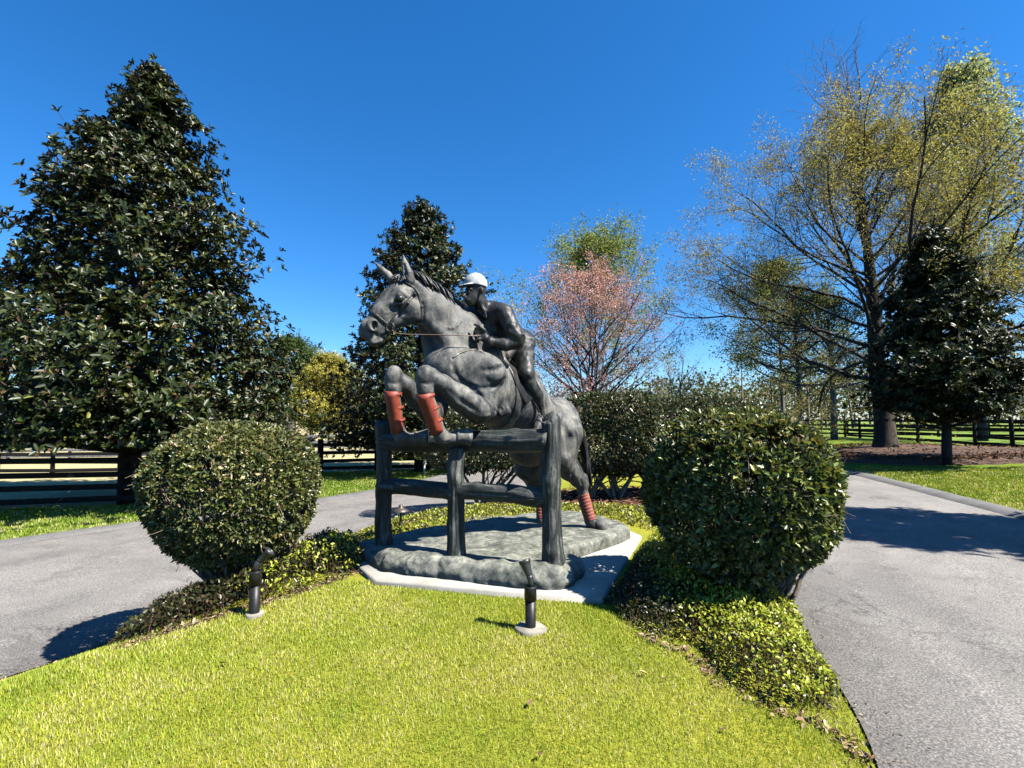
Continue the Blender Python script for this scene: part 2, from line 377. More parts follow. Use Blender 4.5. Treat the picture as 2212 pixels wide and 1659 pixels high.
def axis(lo, hi, st, far_lo, far_hi):
    a = np.arange(lo, hi + 1e-6, st); g = 1.22; r = []; v = hi; s = st
    while v < far_hi: s *= g; v += s; r.append(v)
    l = []; v = lo; s = st
    while v > far_lo: s *= g; v -= s; l.append(v)
    return np.concatenate([l[::-1], a, r])
xs = axis(-14, 14, .2, -600, 600); ys = axis(-3, 26, .2, -80, 900)
X, Y = np.meshgrid(xs, ys, indexing='ij')
DI = sdpoly(X, Y, ISL); DO = sdpoly(X, Y, RING)
ZT = zg(X, Y, DI); ZT = ZT - .06 * S(np.minimum(-DI, DO) / .25) * (DI < 0) * (DO > 0)
nx, ny = len(xs), len(ys)
idx = np.arange(nx * ny).reshape(nx, ny)
Fg = np.stack([idx[:-1, :-1], idx[1:, :-1], idx[1:, 1:], idx[:-1, 1:]], -1).reshape(-1, 4)
lawn = np.array([.22, .235, .03]); soil = np.array([.10, .085, .04]); straw = np.array([.34, .31, .19]); green = np.array([.12, .18, .02]); pasture = np.array([.13, .20, .04])
T = np.ones((nx, ny, 3)) * lawn
T = T + (green - lawn) * ((DI < 0) & (DO < 0))[..., None]
FENL = np.array([(-40, 6.0), (-13.67, 13.35), (-8.2, 15.0), (-8.7, 23.0), (-4.1, 24.2), (8, 27), (8, 900), (-700, 900), (-700, 6)])
padd = S(sdpoly(X, Y, FENL) / .8 + .5)[..., None]
T = T * (1 - padd) + straw * padd
FENR = np.array([(21.4, 19.0), (25.2, 38.0), (26, 900), (700, 900), (700, 19)])
pr = S(sdpoly(X, Y, FENR) / .8 + .5)[..., None]; T = T * (1 - pr) + pasture * pr
# the tree belt on the right has bare brown floor
far = (S((Y - 34) / 10) * S((X - 2) / 6) * (1 - pr[..., 0]))[..., None]; T = T * (1 - far) + np.array([.13, .12, .05]) * far
g = obj('ground', mesh('ground', np.stack([X, Y, ZT], -1).reshape(-1, 3), Fg, M['ground'], True, T.reshape(-1, 3))); tag(g, kind='structure')

# road ring round the island
NA = 14; t = np.linspace(0, 1, NA)
RX = INS[:, None] * (1 - t)[None, :, None] + OUTS[:, None] * t[None, :, None]
RZ = zbase(RX[..., 0], RX[..., 1]) + .012
RZ += .05 * np.sin(np.pi * t)[None]          # crown
idx = np.arange(len(INS) * NA).reshape(len(INS), NA)
Fr = np.stack([idx[:-1, :-1], idx[:-1, 1:], idx[1:, 1:], idx[1:, :-1]], -1).reshape(-1, 4)
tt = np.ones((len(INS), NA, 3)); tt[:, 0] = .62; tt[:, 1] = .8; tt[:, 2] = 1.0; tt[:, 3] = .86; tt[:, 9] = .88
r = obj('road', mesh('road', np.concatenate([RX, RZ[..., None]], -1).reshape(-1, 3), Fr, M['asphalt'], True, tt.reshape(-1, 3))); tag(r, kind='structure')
# rolled asphalt kerb on the outer side
nrm = unit(OUTS - INS)
prof = [(-.02, .016), (.03, .045), (.12, .075), (.30, .085), (.46, .06), (.56, .0)]
KV = np.stack([np.concatenate([OUTS + nrm * a, (zbase(OUTS[:, 0], OUTS[:, 1]) + h)[:, None]], 1) for a, h in prof], 1)
k = len(prof); idx = np.arange(len(OUTS) * k).reshape(len(OUTS), k)
Fk = np.stack([idx[:-1, :-1], idx[:-1, 1:], idx[1:, 1:], idx[1:, :-1]], -1).reshape(-1, 4)
kk = obj('kerb', mesh('kerb', KV.reshape(-1, 3), Fk, M['kerb'], True)); tag(kk, kind='structure')

def patch(name, poly, mat, h, edge=.5, step=.12, lift=.006, jag=.12):   # a sheet that swells above the ground
    poly = catmull(np.concatenate([poly, poly[:1]]), 6)[:-1]
    lo, hi = poly.min(0) - .3, poly.max(0) + .3
    x = np.arange(lo[0], hi[0], step); y = np.arange(lo[1], hi[1], step); X, Y = np.meshgrid(x, y, indexing='ij')
    d = sdpoly(X, Y, poly) + jag * vnoise(np.stack([X, Y, X * 0], -1), 3.0)
    Z = zg(X, Y) + h * S(d / edge) + lift - .10 * S(-d / .25) + .02 * vnoise(np.stack([X, Y, X * 0 + 9], -1), 6) * (d > 0)
    idx = np.arange(X.size).reshape(X.shape)
    F = np.stack([idx[:-1, :-1], idx[1:, :-1], idx[1:, 1:], idx[:-1, 1:]], -1).reshape(-1, 4)
    keep = (d.ravel()[F].max(1) > -.25); 
    o = obj(name, mesh(name, np.stack([X, Y, Z], -1).reshape(-1, 3), F[keep], mat, True)); return o, poly
def inpoly(poly, n, rng=RNG):
    lo, hi = poly.min(0), poly.max(0); out = []
    c = 0
    while c < n:
        q = rng.random((n * 2, 2)) * (hi - lo) + lo; q = q[sdpoly(q[:, 0], q[:, 1], poly) > 0]; out.append(q); c += len(q)
    return np.concatenate(out)[:n]

HEDGE_BED = np.array([(-1.5, 10.6), (-.2, 9.9), (1.2, 9.3), (3.2, 8.6), (4.3, 9.6), (4.6, 11.6), (3.2, 12.8), (1.2, 12.6), (.1, 12.0)])
o, hb = patch('mulch_bed', HEDGE_BED, M['mulch'], .05, .4); tag(o, kind='structure')
OAK_BED = np.array([(12.6, 18.2), (13.6, 16.6), (15.6, 15.9), (18.5, 16.4), (21.5, 17.5), (22, 19.5), (20, 23), (16.5, 24.5), (13.5, 23), (12, 20)])
o, ob = patch('mulch_bed', OAK_BED, M['mulch'], .22, 1.8, .25); tag(o, kind='structure')

# ------------------------------------------------------------------ concrete slab
def plate(name, poly, z0, z1, mat, parent=None, bev=.02):
    n = len(poly); c = poly.mean(0)
    inn = poly + unit(c - poly) * bev
    V = np.concatenate([np.c_[poly, np.full(n, z0)], np.c_[poly, np.full(n, z1 - bev)], np.c_[inn, np.full(n, z1)]])
    i = np.arange(n); j = (i + 1) % n
    F = [np.concatenate([np.stack([i, j, j + n, i + n], -1), np.stack([i + n, j + n, j + 2 * n, i + 2 * n], -1)]), (np.arange(n) + 2 * n)[None]]
    return obj(name, mesh(name, V, F, mat), parent)
SLABZ = .05
slabp = np.array([G(*q, SLABZ)[:2] for q in [(768, 1219), (812, 1254), (1060, 1274), (1300, 1291), (1386, 1156)]])
slabp = np.concatenate([slabp, [[1.35, 8.1], [-.6, 8.2]]])
slab = plate('concrete_slab', slabp, -.25, SLABZ, M['concrete']); tag(slab, 'pale concrete slab under the bronze statue base', 'slab')
# ------------------------------------------------------------------ implicit sculpting: rounded shapes melted together on a grid
class Clay:
    def __init__(s, lo, hi, h):
        s.lo = np.array(lo, float); s.h = h; s.n = np.ceil((np.array(hi) - s.lo) / h).astype(int) + 1
        s.f = np.full(s.n, 1.0, np.float32)
        s.ax = [(s.lo[i] + h * np.arange(s.n[i])).astype(np.float32) for i in range(3)]
    def sub(s, a, b):
        i0 = np.clip(np.floor((np.asarray(a) - s.lo) / s.h).astype(int), 0, s.n); i1 = np.clip(np.ceil((np.asarray(b) - s.lo) / s.h).astype(int) + 1, 0, s.n)
        sl = tuple(slice(p, q) for p, q in zip(i0, i1))
        return sl, s.ax[0][sl[0]][:, None, None], s.ax[1][sl[1]][None, :, None], s.ax[2][sl[2]][None, None]
    def put(s, sl, d, k, mode):
        a = s.f[sl]; d = d.astype(np.float32)
        if mode == 'add':
            h = np.clip(.5 + .5 * (a - d) / k, 0, 1); s.f[sl] = a * (1 - h) + d * h - k * h * (1 - h)
        elif mode == 'cut':
            d = -d; h = np.clip(.5 - .5 * (a - d) / k, 0, 1); s.f[sl] = a * (1 - h) + d * h + k * h * (1 - h)
    def cap(s, p, q, r0, r1=None, k=.05, mode='add'):
        p = np.asarray(p, float); q = np.asarray(q, float); r1 = r0 if r1 is None else r1
        m = max(r0, r1) + k + .03; sl, x, y, z = s.sub(np.minimum(p, q) - m, np.maximum(p, q) + m)
        e = q - p; L = max(float(e @ e), 1e-9)
        t = np.clip(((x - p[0]) * e[0] + (y - p[1]) * e[1] + (z - p[2]) * e[2]) / L, 0, 1)
        d = np.sqrt((x - p[0] - t * e[0]) ** 2 + (y - p[1] - t * e[1]) ** 2 + (z - p[2] - t * e[2]) ** 2) - (r0 + (r1 - r0) * t)
        s.put(sl, d, k, mode)
    def chain(s, pts, rad, k=.05, mode='add'):
        for i in range(len(pts) - 1): s.cap(pts[i], pts[i + 1], rad[i], rad[i + 1], k, mode)
    def ell(s, c, r, ax=None, k=.05, mode='add'):
        c = np.asarray(c, float); r = np.asarray(r, float); A = np.eye(3) if ax is None else np.asarray(ax, float)
        m = r.max() + k + .03; sl, x, y, z = s.sub(c - m, c + m)
        x = x - c[0]; y = y - c[1]; z = z - c[2]
        u = [(A[i, 0] * x + A[i, 1] * y + A[i, 2] * z) / r[i] for i in range(3)]
        k0 = np.sqrt(u[0] ** 2 + u[1] ** 2 + u[2] ** 2); k1 = np.sqrt(sum((u[i] / r[i]) ** 2 for i in range(3))) + 1e-6
        s.put(sl, k0 * (k0 - 1) / k1, k, mode)
    def mesh(s):
        f = s.f; h = s.h; ins = f < 0; n = s.n
        c = np.zeros(n - 1, np.int8)
        for a in (0, 1):
            for b in (0, 1):
                for d in (0, 1): c += ins[a:n[0] - 1 + a, b:n[1] - 1 + b, d:n[2] - 1 + d]
        I = np.argwhere((c > 0) & (c < 8)); cid = np.full(n - 1, -1, np.int32); cid[tuple(I.T)] = np.arange(len(I))
        acc = np.zeros((len(I), 3)); cnt = np.zeros(len(I))
        for axq in range(3):
            o1, o2 = [i for i in range(3) if i != axq]
            for a in (0, 1):
                for b in (0, 1):
                    J = I.copy(); J[:, o1] += a; J[:, o2] += b; K = J.copy(); K[:, axq] += 1
                    fa = f[tuple(J.T)]; fb = f[tuple(K.T)]; m = (fa < 0) != (fb < 0)
                    t = fa / np.where(m, fa - fb, 1); pt = J.astype(float); pt[:, axq] += t
                    acc[m] += pt[m]; cnt[m] += 1
        V = acc / cnt[:, None] * h + s.lo
        F = []
        for axq in range(3):
            o1, o2 = [(1, 2), (2, 0), (0, 1)][axq]
            sl0 = [slice(None)] * 3; sl1 = [slice(None)] * 3; sl0[axq] = slice(0, -1); sl1[axq] = slice(1, None)
            a = ins[tuple(sl0)]; b = ins[tuple(sl1)]; E = np.argwhere(a != b)
            E = E[(E[:, o1] > 0) & (E[:, o2] > 0) & (E[:, o1] < n[o1] - 1) & (E[:, o2] < n[o2] - 1)]
            flip = b[tuple(E.T)] if True else None
            q = []
            for da, db in ((1, 1), (0, 1), (0, 0), (1, 0)):
                J = E.copy(); J[:, o1] -= da; J[:, o2] -= db; q.append(cid[tuple(J.T)])
            q = np.stack(q, -1); q[flip] = q[flip][:, ::-1]; F.append(q)
        F = np.concatenate(F); F = F[(F >= 0).all(1)]
        return V, F
def relax(V, F, it=2, lam=.5):
    n = len(V); E = np.concatenate([F[:, [0, 1]], F[:, [1, 2]], F[:, [2, 3]], F[:, [3, 0]]])
    for _ in range(it):
        acc = np.zeros_like(V); cnt = np.bincount(E[:, 0], minlength=n) + np.bincount(E[:, 1], minlength=n)
        for k in range(3): acc[:, k] = np.bincount(E[:, 0], V[E[:, 1], k], n) + np.bincount(E[:, 1], V[E[:, 0], k], n)
        V = V + lam * (acc / np.maximum(cnt, 1)[:, None] - V)
    return V

PT = .19                                            # top of the bronze base
statue = thing('equestrian_statue', 'life-size bronze statue of a rider and horse leaping a rail jump', 'statue', (0, 6, 0))
LAT = np.array([.75, -.66, 0])                      # the horse's left
# ------------------------------------------------------------------ horse
HH = .0132
cl = Clay((-1.75, 4.45, .12), (1.75, 7.45, 3.48), HH)
# trunk
C0 = Z2(1535, 215, 6.55); B2 = Z2(1400, 270, 6.32); BM = Z1(1400, 1265, 6.02); BC = Z1(1120, 1140, 5.62); CH = Z1(890, 1010, 5.40)
cl.chain([CH, BC, BM, B2, C0], [.27, .37, .385, .36, .335], .10)
cl.ell(Z2(1350, 400, 6.45), (.27, .27, .24), None, .12)                   # flank and groin
cl.ell(Z1(800, 1020, 5.42), (.19, .19, .22), None, .08)                   # breast
# left hindquarter
hipL = Z2(1600, 300, 6.38); SL = Z2(1560, 470, 6.28); hkL = Z2(1728, 655, 6.60); ftL = Z2(1800, 945, 6.62)
cl.chain([hipL, SL], [.25, .18], .09)
cl.cap(Z2(1640, 300, 6.55), Z2(1628, 450, 6.45), .16, .13, .08)
cl.chain([SL, Z2(1640, 560, 6.42), Z2(1700, 630, 6.56), hkL], [.16, .125, .088, .082], .05)
cl.cap(Z2(1748, 610, 6.62), Z2(1752, 665, 6.62), .05, .06, .03)           # point of hock
cl.cap(Z2(1668, 480, 6.5), Z2(1748, 612, 6.62), .05, .028, .03)           # tendon
cl.chain([hkL, Z2(1745, 740, 6.62), Z2(1788, 915, 6.62)], [.075, .062, .060], .03)
cl.cap(Z2(1790, 925, 6.62), Z2(1806, 945, 6.62), .072, .072, .03)
cl.cap(ftL, Z2(1850, 960, 6.60), .066, .062, .02)
cl.cap(Z2(1842, 952, 6.60), Z2(1872, 968, 6.58), .070, .082, .015)
# right hindquarter
hipR = Z2(1450, 330, 6.86); SR = Z2(1335, 545, 6.72); hkR = Z2(1440, 725, 7.05)
cl.chain([hipR, SR], [.24, .15], .09)
cl.chain([SR, Z2(1395, 640, 6.9), hkR, Z2(1440, 900, 6.97)], [.15, .12, .078, .06], .05)
cl.cap(Z2(1440, 915, 6.97), Z2(1455, 940, 6.97), .07, .068, .03); cl.cap(Z2(1455, 940, 6.97), Z2(1490, 968, 6.95), .065, .078, .02)
# neck
cl.chain([Z1(1180, 830, 5.68), Z1(1010, 650, 5.56), Z1(800, 465, 5.44), Z1(615, 335, 5.36)], [.19, .145, .115, .095], .08)
cl.chain([Z1(850, 960, 5.50), Z1(778, 790, 5.52), Z1(715, 640, 5.47), Z1(645, 530, 5.40)], [.24, .16, .12, .10], .06)
cl.chain([Z1(950, 930, 5.36), Z1(860, 800, 5.34), Z1(775, 690, 5.33), Z1(700, 600, 5.31)], [.12, .095, .08, .07], .05)
cl.chain([Z1(960, 790, 5.52), Z1(780, 560, 5.43), Z1(640, 430, 5.36)], [.21, .155, .12], .08)
# shoulder and its crease, arm muscles
U = unit(np.array([.94, -.2, -.25])); N_ = unit(np.cross(U, [0, 0, 1.0])); W_ = np.cross(U, N_)
if N_[1] > 0: N_ = -N_
cl.ell(Z1(1125, 1010, 5.345), (.30, .13, .205), np.array([U, N_, np.cross(U, N_)]), .035)
cl.ell(Z1(1030, 960, 5.30), (.17, .10, .16), None, .06)
cl.cap(Z1(1180, 1190, 5.34), Z1(1190, 1330, 5.28), .12, .10, .05)
for q in [((1240, 1270), (1300, 1360)), ((1290, 1240), (1340, 1340))]:
    cl.cap(Z1(*q[0], 5.46), Z1(*q[1], 5.44), .055, .05, .025)
# left fore
EL = Z1(1110, 1335, 5.10); KL = Z1(695, 1055, 4.82)
cl.chain([EL, Z1(960, 1230, 4.98), Z1(820, 1120, 4.88), KL], [.140, .122, .088, .080], .045)
cl.cap(Z1(1110, 1385, 5.12), Z1(1150, 1400, 5.16), .05, .045, .03)         # point of elbow
cl.ell(Z1(682, 1035, 4.80), (.084, .080, .086), None, .02); cl.cap(Z1(668, 1070, 4.80), Z1(678, 1170, 4.81), .084, .080, .03)
cl.cap(Z1(740, 1040, 4.85), Z1(735, 1120, 4.86), .06, .045, .03)
FL = Z1(812, 1555, 4.98)
cl.chain([Z1(680, 1150, 4.81), Z1(740, 1340, 4.88), Z1(795, 1510, 4.95)], [.068, .060, .062], .03)
cl.cap(Z1(800, 1530, 4.96), FL, .070, .072, .025); cl.cap(Z1(830, 1500, 5.0), Z1(845, 1545, 5.0), .04, .045, .03)
cl.cap(FL, Z1(905, 1560, 5.06), .066, .055, .025)
cl.cap(Z1(905, 1550, 5.06), Z1(945, 1550, 5.08), .062, .066, .02)
# right fore
KR = Z1(435, 1055, 5.08)
cl.chain([Z1(720, 1340, 5.36), Z1(610, 1230, 5.26), Z1(520, 1130, 5.14), KR], [.13, .112, .085, .078], .045)
cl.chain([Z1(790, 1150, 5.36), Z1(760, 1330, 5.38)], [.15, .13], .06)
cl.ell(Z1(427, 1035, 5.06), (.082, .078, .084), None, .02); cl.cap(Z1(415, 1070, 5.06), Z1(420, 1160, 5.06), .082, .078, .03)
cl.chain([Z1(420, 1150, 5.06), Z1(440, 1340, 5.11), Z1(470, 1510, 5.16)], [.068, .06, .062], .03)
cl.cap(Z1(475, 1530, 5.16), Z1(492, 1555, 5.16), .07, .07, .025); cl.cap(Z1(492, 1555, 5.16), Z1(590, 1570, 5.2), .065, .056, .025)
cl.cap(Z1(590, 1560, 5.2), Z1(630, 1560, 5.21), .062, .062, .012)
# head
HD = np.array([unit(P(700, 900, 5) - P(900, 690, 5.1))])
cl.ell(Z1(500, 395, 5.30), (.125, .105, .125), None, .04)
cl.ell(Z1(565, 518, 5.27), (.132, .085, .135), None, .014)
cl.chain([Z1(470, 400, 5.29), Z1(320, 535, 5.24), Z1(240, 640, 5.21)], [.108, .088, .082], .04)
cl.cap(Z1(430, 330, 5.29), Z1(300, 480, 5.25), .06, .05, .04)
cl.chain([Z1(600, 575, 5.29), Z1(430, 625, 5.25), Z1(330, 730, 5.22)], [.075, .055, .048], .04)
cl.chain([Z1(400, 560, 5.26), Z1(300, 680, 5.22)], [.085, .07], .04)
cl.ell(Z1(222, 665, 5.20), (.095, .088, .085), None, .03)
cl.cap(Z1(195, 700, 5.20), Z1(235, 735, 5.20), .068, .062, .025)
cl.cap(Z1(255, 775, 5.20), Z1(310, 765, 5.21), .050, .045, .015)
for a, b in (((205, 790), (270, 765)), ((270, 765), (365, 715))):           # mouth
    cl.cap(Z1(*a, 5.125), Z1(*b, 5.13), .012, .010, .012, 'cut')
cl.ell(Z1(253, 645, 5.120), (.066, .036, .070), None, .012)                  # nostril rim
cl.ell(Z1(264, 645, 5.085), (.035, .080, .050), None, .006, 'cut')
cl.cap(Z1(420, 470, 5.185), Z1(520, 455, 5.205), .03, .02, .03)             # cheek bone
cl.chain([Z1(430, 400, 5.20), Z1(480, 378, 5.20), Z1(535, 410, 5.22)], [.028, .033, .020], .016)   # brow
cl.ell(Z1(470, 428, 5.165), (.060, .048, .046), None, .010, 'cut')
cl.chain([Z1(428, 445, 5.185), Z1(470, 462, 5.178), Z1(510, 450, 5.19)], [.010, .011, .009], .008)
cl.chain([Z1(428, 432, 5.182), Z1(465, 395, 5.172), Z1(512, 425, 5.188)], [.011, .012, .010], .008)
# ears
cl.chain([Z1(556, 285, 5.27), Z1(540, 225, 5.26), Z1(517, 155, 5.27), Z1(500, 72, 5.28)], [.056, .054, .038, .008], .02)
cl.chain([Z1(520, 225, 5.215), Z1(508, 150, 5.235)], [.022, .012], .01, 'cut')
cl.chain([Z1(410, 275, 5.40), Z1(375, 235, 5.40), Z1(325, 190, 5.40), Z1(268, 132, 5.40)], [.044, .042, .030, .010], .02)
# second pass: creases and veins drawn on the skin
V0, F0 = cl.mesh(); bvh = BVHTree.FromPolygons([tuple(v) for v in V0.tolist()], F0.tolist())
def onskin(px, conv=lambda x, y: ((1000 + x * .3617) * .7373, (720 + y * .3617) * .7373), lift=0.0):
    out = []
    for x, y in px:
        d = ray(*conv(x, y)); d = d / np.linalg.norm(d); loc, n, i, dist = bvh.ray_cast(Vector((0, 0, EYE)), Vector(d))
        if loc is not None: out.append(np.array(loc) + np.array(n) * lift)
    return out
def crease(px, r=.012, k=.02, lift=.004, mode='cut', conv=None):
    p = onskin(px, lift=lift) if conv is None else onskin(px, conv, lift)
    for i in range(len(p) - 1):
        if np.linalg.norm(p[i + 1] - p[i]) < .2:
            t0 = r * (.6 if i == 0 else 1); t1 = r * (.6 if i == len(p) - 2 else 1); cl.cap(p[i], p[i + 1], t0, t1, k, mode)
crease([(165, 775), (215, 795), (275, 772), (330, 738), (372, 712)], .021, .010, .001)                  # mouth
crease([(430, 655), (480, 668), (540, 668), (600, 655), (645, 625)], .016, .02, .004)                   # under the jowl
crease([(662, 612), (655, 540), (648, 470), (635, 400)], .014, .02, .005)                               # behind the jowl
crease([(330, 640), (400, 590), (450, 560), (520, 540)], .010, .02, .005)
crease([(1000, 1125), (1060, 1150), (1110, 1200), (1135, 1270), (1140, 1310)], .020, .03, .006)         # elbow fold
crease([(915, 905), (905, 960), (925, 1030), (970, 1095), (1060, 1145), (1160, 1160), (1260, 1130), (1320, 1080), (1350, 1010)], .018, .03, .008)
crease([(1145, 1010), (1200, 1008), (1265, 1000), (1325, 975)], .016, .04, .008)
crease([(1180, 1078), (1215, 1100), (1235, 1140)], .009, .015, .004)
for q in ([(1235, 1330), (1262, 1352), (1272, 1390)], [(1255, 1295), (1295, 1325), (1303, 1375)], [(1280, 1260), (1325, 1300), (1335, 1350)], [(1215, 1350), (1235, 1370), (1240, 1400)]): crease(q, .011, .018, .004)
crease([(955, 1140), (972, 1190), (968, 1250)], .010, .03, .005); crease([(880, 1180), (960, 1250), (1050, 1310), (1110, 1350)], .012, .04, .006)
crease([(640, 1110), (700, 1120), (745, 1105)], .009, .02, .004); crease([(385, 1110), (440, 1120), (480, 1105)], .009, .02, .004)
crease([(700, 760), (780, 860), (870, 930)], .02, .06, .01); crease([(650, 660), (720, 740), (800, 800)], .018, .05, .010)
crease([(930, 1480), (932, 1530), (930, 1590)], .007, .008, .003)                                        # hoof line
crease([(905, 1575), (870, 1590), (830, 1585)], .008, .012, .003)
for q in ([(1165, 1378), (1200, 1368), (1240, 1382), (1280, 1402), (1318, 1415)],): crease(q, .013, .012, .003, 'add')
crease([(1345, 1440), (1385, 1462), (1430, 1492), (1480, 1498), (1535, 1515)], .009, .01, .002, 'add')
crease([(355, 548), (395, 535), (440, 552)], .008, .01, .001, 'add'); crease([(465, 570), (510, 578), (545, 585)], .008, .01, .001, 'add')
crease([(850, 665), (900, 668), (945, 645), (965, 605)], .012, .014, .002, 'add'); crease([(300, 470), (330, 520), (350, 590)], .007, .012, .001, 'add')
crease([(560, 345), (600, 380), (625, 440)], .01, .015, .002, 'add')
z2c = lambda x, y: z2v(x, y)
crease([(1585, 540), (1640, 600), (1680, 690)], .012, .03, .006, 'cut', z2c); crease([(1690, 560), (1665, 590), (1650, 640)], .012, .025, .004, 'cut', z2c)
crease([(1600, 250), (1640, 330), (1640, 430)], .02, .08, .014, 'cut', z2c); crease([(1720, 630), (1735, 660), (1730, 710)], .009, .02, .003, 'cut', z2c)
crease([(1815, 905), (1830, 940), (1830, 985)], .009, .012, .003, 'cut', z2c)
HV, HF = cl.mesh(); HV = relax(HV, HF, 1, .5)
del cl
bvh = BVHTree.FromPolygons([tuple(v) for v in HV.tolist()], HF.tolist())
horse = obj('horse', mesh('horse', HV, HF, M['horse'], True), statue)
V, F = lathe([(0, -.042), (.026, -.036), (.041, -.02), (.048, 0), (.041, .02), (.026, .036), (0, .042)], 20, Z1(472, 430, 5.178)); eye = obj('eye', mesh('eye', V, F, M['hair'], True), horse)
horse['label'] = 'grey bronze horse with forelegs folded over the rail'
def hit(x, y, zone=1):             # where the line of sight meets the horse, and which way its skin faces
    d = ray((1000 + x * .3617) * .7373, (720 + y * .3617) * .7373); d = d / np.linalg.norm(d)
    loc, n, i, dist = bvh.ray_cast(Vector((0, 0, EYE)), Vector(d))
    return (np.array(loc), np.array(n)) if loc is not None else (None, None)
def dense(pts, step):
    pts = np.asarray(pts, float); out = []
    for a, b in zip(pts[:-1], pts[1:]):
        m = max(1, int(np.linalg.norm(b - a) / step)); out.append(a + (b - a) * np.linspace(0, 1, m, endpoint=False)[:, None])
    return np.concatenate(out + [pts[-1:]])
def ribbon(pts, nrm, w, th, closed=False, lift=.002):
    pts = np.asarray(pts, float); nrm = unit(nrm); d = np.gradient(pts, axis=0)
    if closed: d = np.roll(pts, -1, 0) - np.roll(pts, 1, 0)
    d = unit(d); s = unit(np.cross(d, nrm)); w = np.broadcast_to(w, (len(pts),))[:, None]
    prof = [(-.5, -th * .5), (-.5, th * .7), (-.36, th), (.36, th), (.5, th * .7), (.5, -th * .5)]
    V = np.stack([pts + s * w * a + nrm * (h + lift) for a, h in prof], 1); k = len(prof); n = len(pts)
    idx = np.arange(n * k).reshape(n, k); nxt = np.roll(idx, -1, 0) if closed else idx[1:]; cur = idx if closed else idx[:-1]
    F = np.stack([cur[:, :-1], cur[:, 1:], nxt[:, 1:], nxt[:, :-1]], -1).reshape(-1, 4)
    return V.reshape(-1, 3), F[:, ::-1]
def smooth1(a, it=2):
    for _ in range(it): a = np.concatenate([a[:1], (a[:-2] + 2 * a[1:-1] + a[2:]) / 4, a[-1:]])
    return a
def strap(px, w, th=.010, mb=None, it=3):
    pts, nr = [], []
    for q in dense(px, 8):
        a, n = hit(*q)
        if a is not None and (not pts or np.linalg.norm(a - pts[-1]) < .06): pts.append(a); nr.append(n)
    if len(pts) < 3: return
    V, F = ribbon(smooth1(np.array(pts), it), smooth1(np.array(nr), it), w, th); mb.add(V, F)
def loop(c, ax, w, th, R, mb, n=64, up=None):   # a strap right round, shrunk onto the skin
    ax = unit(ax); u = unit(np.cross(ax, [0, 0, 1.0])); v = np.cross(ax, u); pts, nr = [], []
    for a in np.linspace(0, 2 * np.pi, n, endpoint=False):
        d = u * math.cos(a) + v * math.sin(a)
        loc, nn, i, dist = bvh.ray_cast(Vector(c + d * R), Vector(-d), R)
        if loc is None: continue
        pts.append(np.array(loc)); nr.append(np.array(nn))
    pts = np.array(pts); nr = np.array(nr)
    for _ in range(2): pts = (np.roll(pts, 1, 0) + 2 * pts + np.roll(pts, -1, 0)) / 4; nr = (np.roll(nr, 1, 0) + 2 * nr + np.roll(nr, -1, 0)) / 4
    V, F = ribbon(pts, nr, w, th, True); mb.add(V, F)
# bridle
b = MB()
ncen = Z1(305, 590, 5.22); nax = unit(Z1(240, 640, 5.21) - Z1(470, 400, 5.29))
nax = unit(np.cross(Z1(390, 640, 5.15) - Z1(222, 515, 5.2), np.array([.1, -1, .05])))
loop(ncen, nax, .030, .010, .25, b)
strap([(604, 384), (540, 450), (470, 540), (420, 605), (392, 648)], .034, .011, b); strap([(575, 395), (510, 465), (445, 545), (400, 610), (384, 640)], .014, .008, b)
strap([(520, 300), (560, 318), (600, 352), (630, 395), (640, 470), (648, 540), (652, 600)], .022, .009, b)
strap([(392, 306), (430, 298), (480, 296), (525, 302)], .026, .010, b)
rp = hit(398, 662)[0]; V, F = sweep(rp + np.array([[.040 * math.cos(a), -.016, .046 * math.sin(a)] for a in np.linspace(0, 2 * np.pi, 19)]), .008, 8, False); b.add(V, F)
for q in [(540, 470), (600, 392), (648, 500)]:
    a, n = hit(*q)
    if a is not None: V, F = box(a + n * .012, .03, .012, .03, align(n)); b.add(V, F)
bridle = b.build('bridle', M['tack'], horse, True)
# girth round the barrel, breast strap
b = MB(); g1, g2 = hit(1425, 1120)[0], hit(1290, 1490)[0]
gc = Z1(1250, 1240, 5.8); gax = unit(np.cross(g1 - g2, g1 - gc)); loop(gc, gax, .085, .014, .75, b, 90)
b.build('girth', M['saddle'], horse, True)
b = MB(); strap([(905, 905), (960, 868), (1040, 845), (1120, 842), (1200, 856), (1270, 890)], .022, .010, b)
b.build('breast_strap', M['saddle'], horse, True)
# mane locks along the crest, forelock, tail
def locks(roots, tips, mid, r, n, seed, mb, spread=.03):
    rg = np.random.default_rng(seed)
    for i in range(n):
        t = rg.random(); a = roots(t); e = tips(t) + rg.normal(size=3) * spread; m = mid(t) + rg.normal(size=3) * spread * .6
        q = np.linspace(0, 1, 8)[:, None]; pts = (1 - q) ** 2 * a + 2 * q * (1 - q) * m + q ** 2 * e
        pts = pts + .006 * np.sin(q * 9 + rg.random() * 6) * rg.normal(size=3)
        rad = r * (.7 + .6 * rg.random()) * np.array([.8, 1, 1.05, 1, .9, .75, .5, .1]); V, F = sweep(pts, rad, 6); mb.add(V, F)
def poly3(pts):
    pts = np.array(pts); n = len(pts) - 1
    def f(t): t = t * n; i = min(int(t), n - 1); return pts[i] + (pts[i + 1] - pts[i]) * (t - i)
    return f
b = MB()
crest = poly3([Z1(560, 225, 5.36), Z1(650, 262, 5.40), Z1(760, 330, 5.46), Z1(860, 405, 5.51), Z1(945, 495, 5.58), Z1(1000, 565, 5.62)])
near = poly3([Z1(600, 285, 5.25), Z1(690, 335, 5.275), Z1(790, 400, 5.31), Z1(880, 465, 5.36), Z1(955, 535, 5.44), Z1(1010, 595, 5.50)])
rg = np.random.default_rng(4)
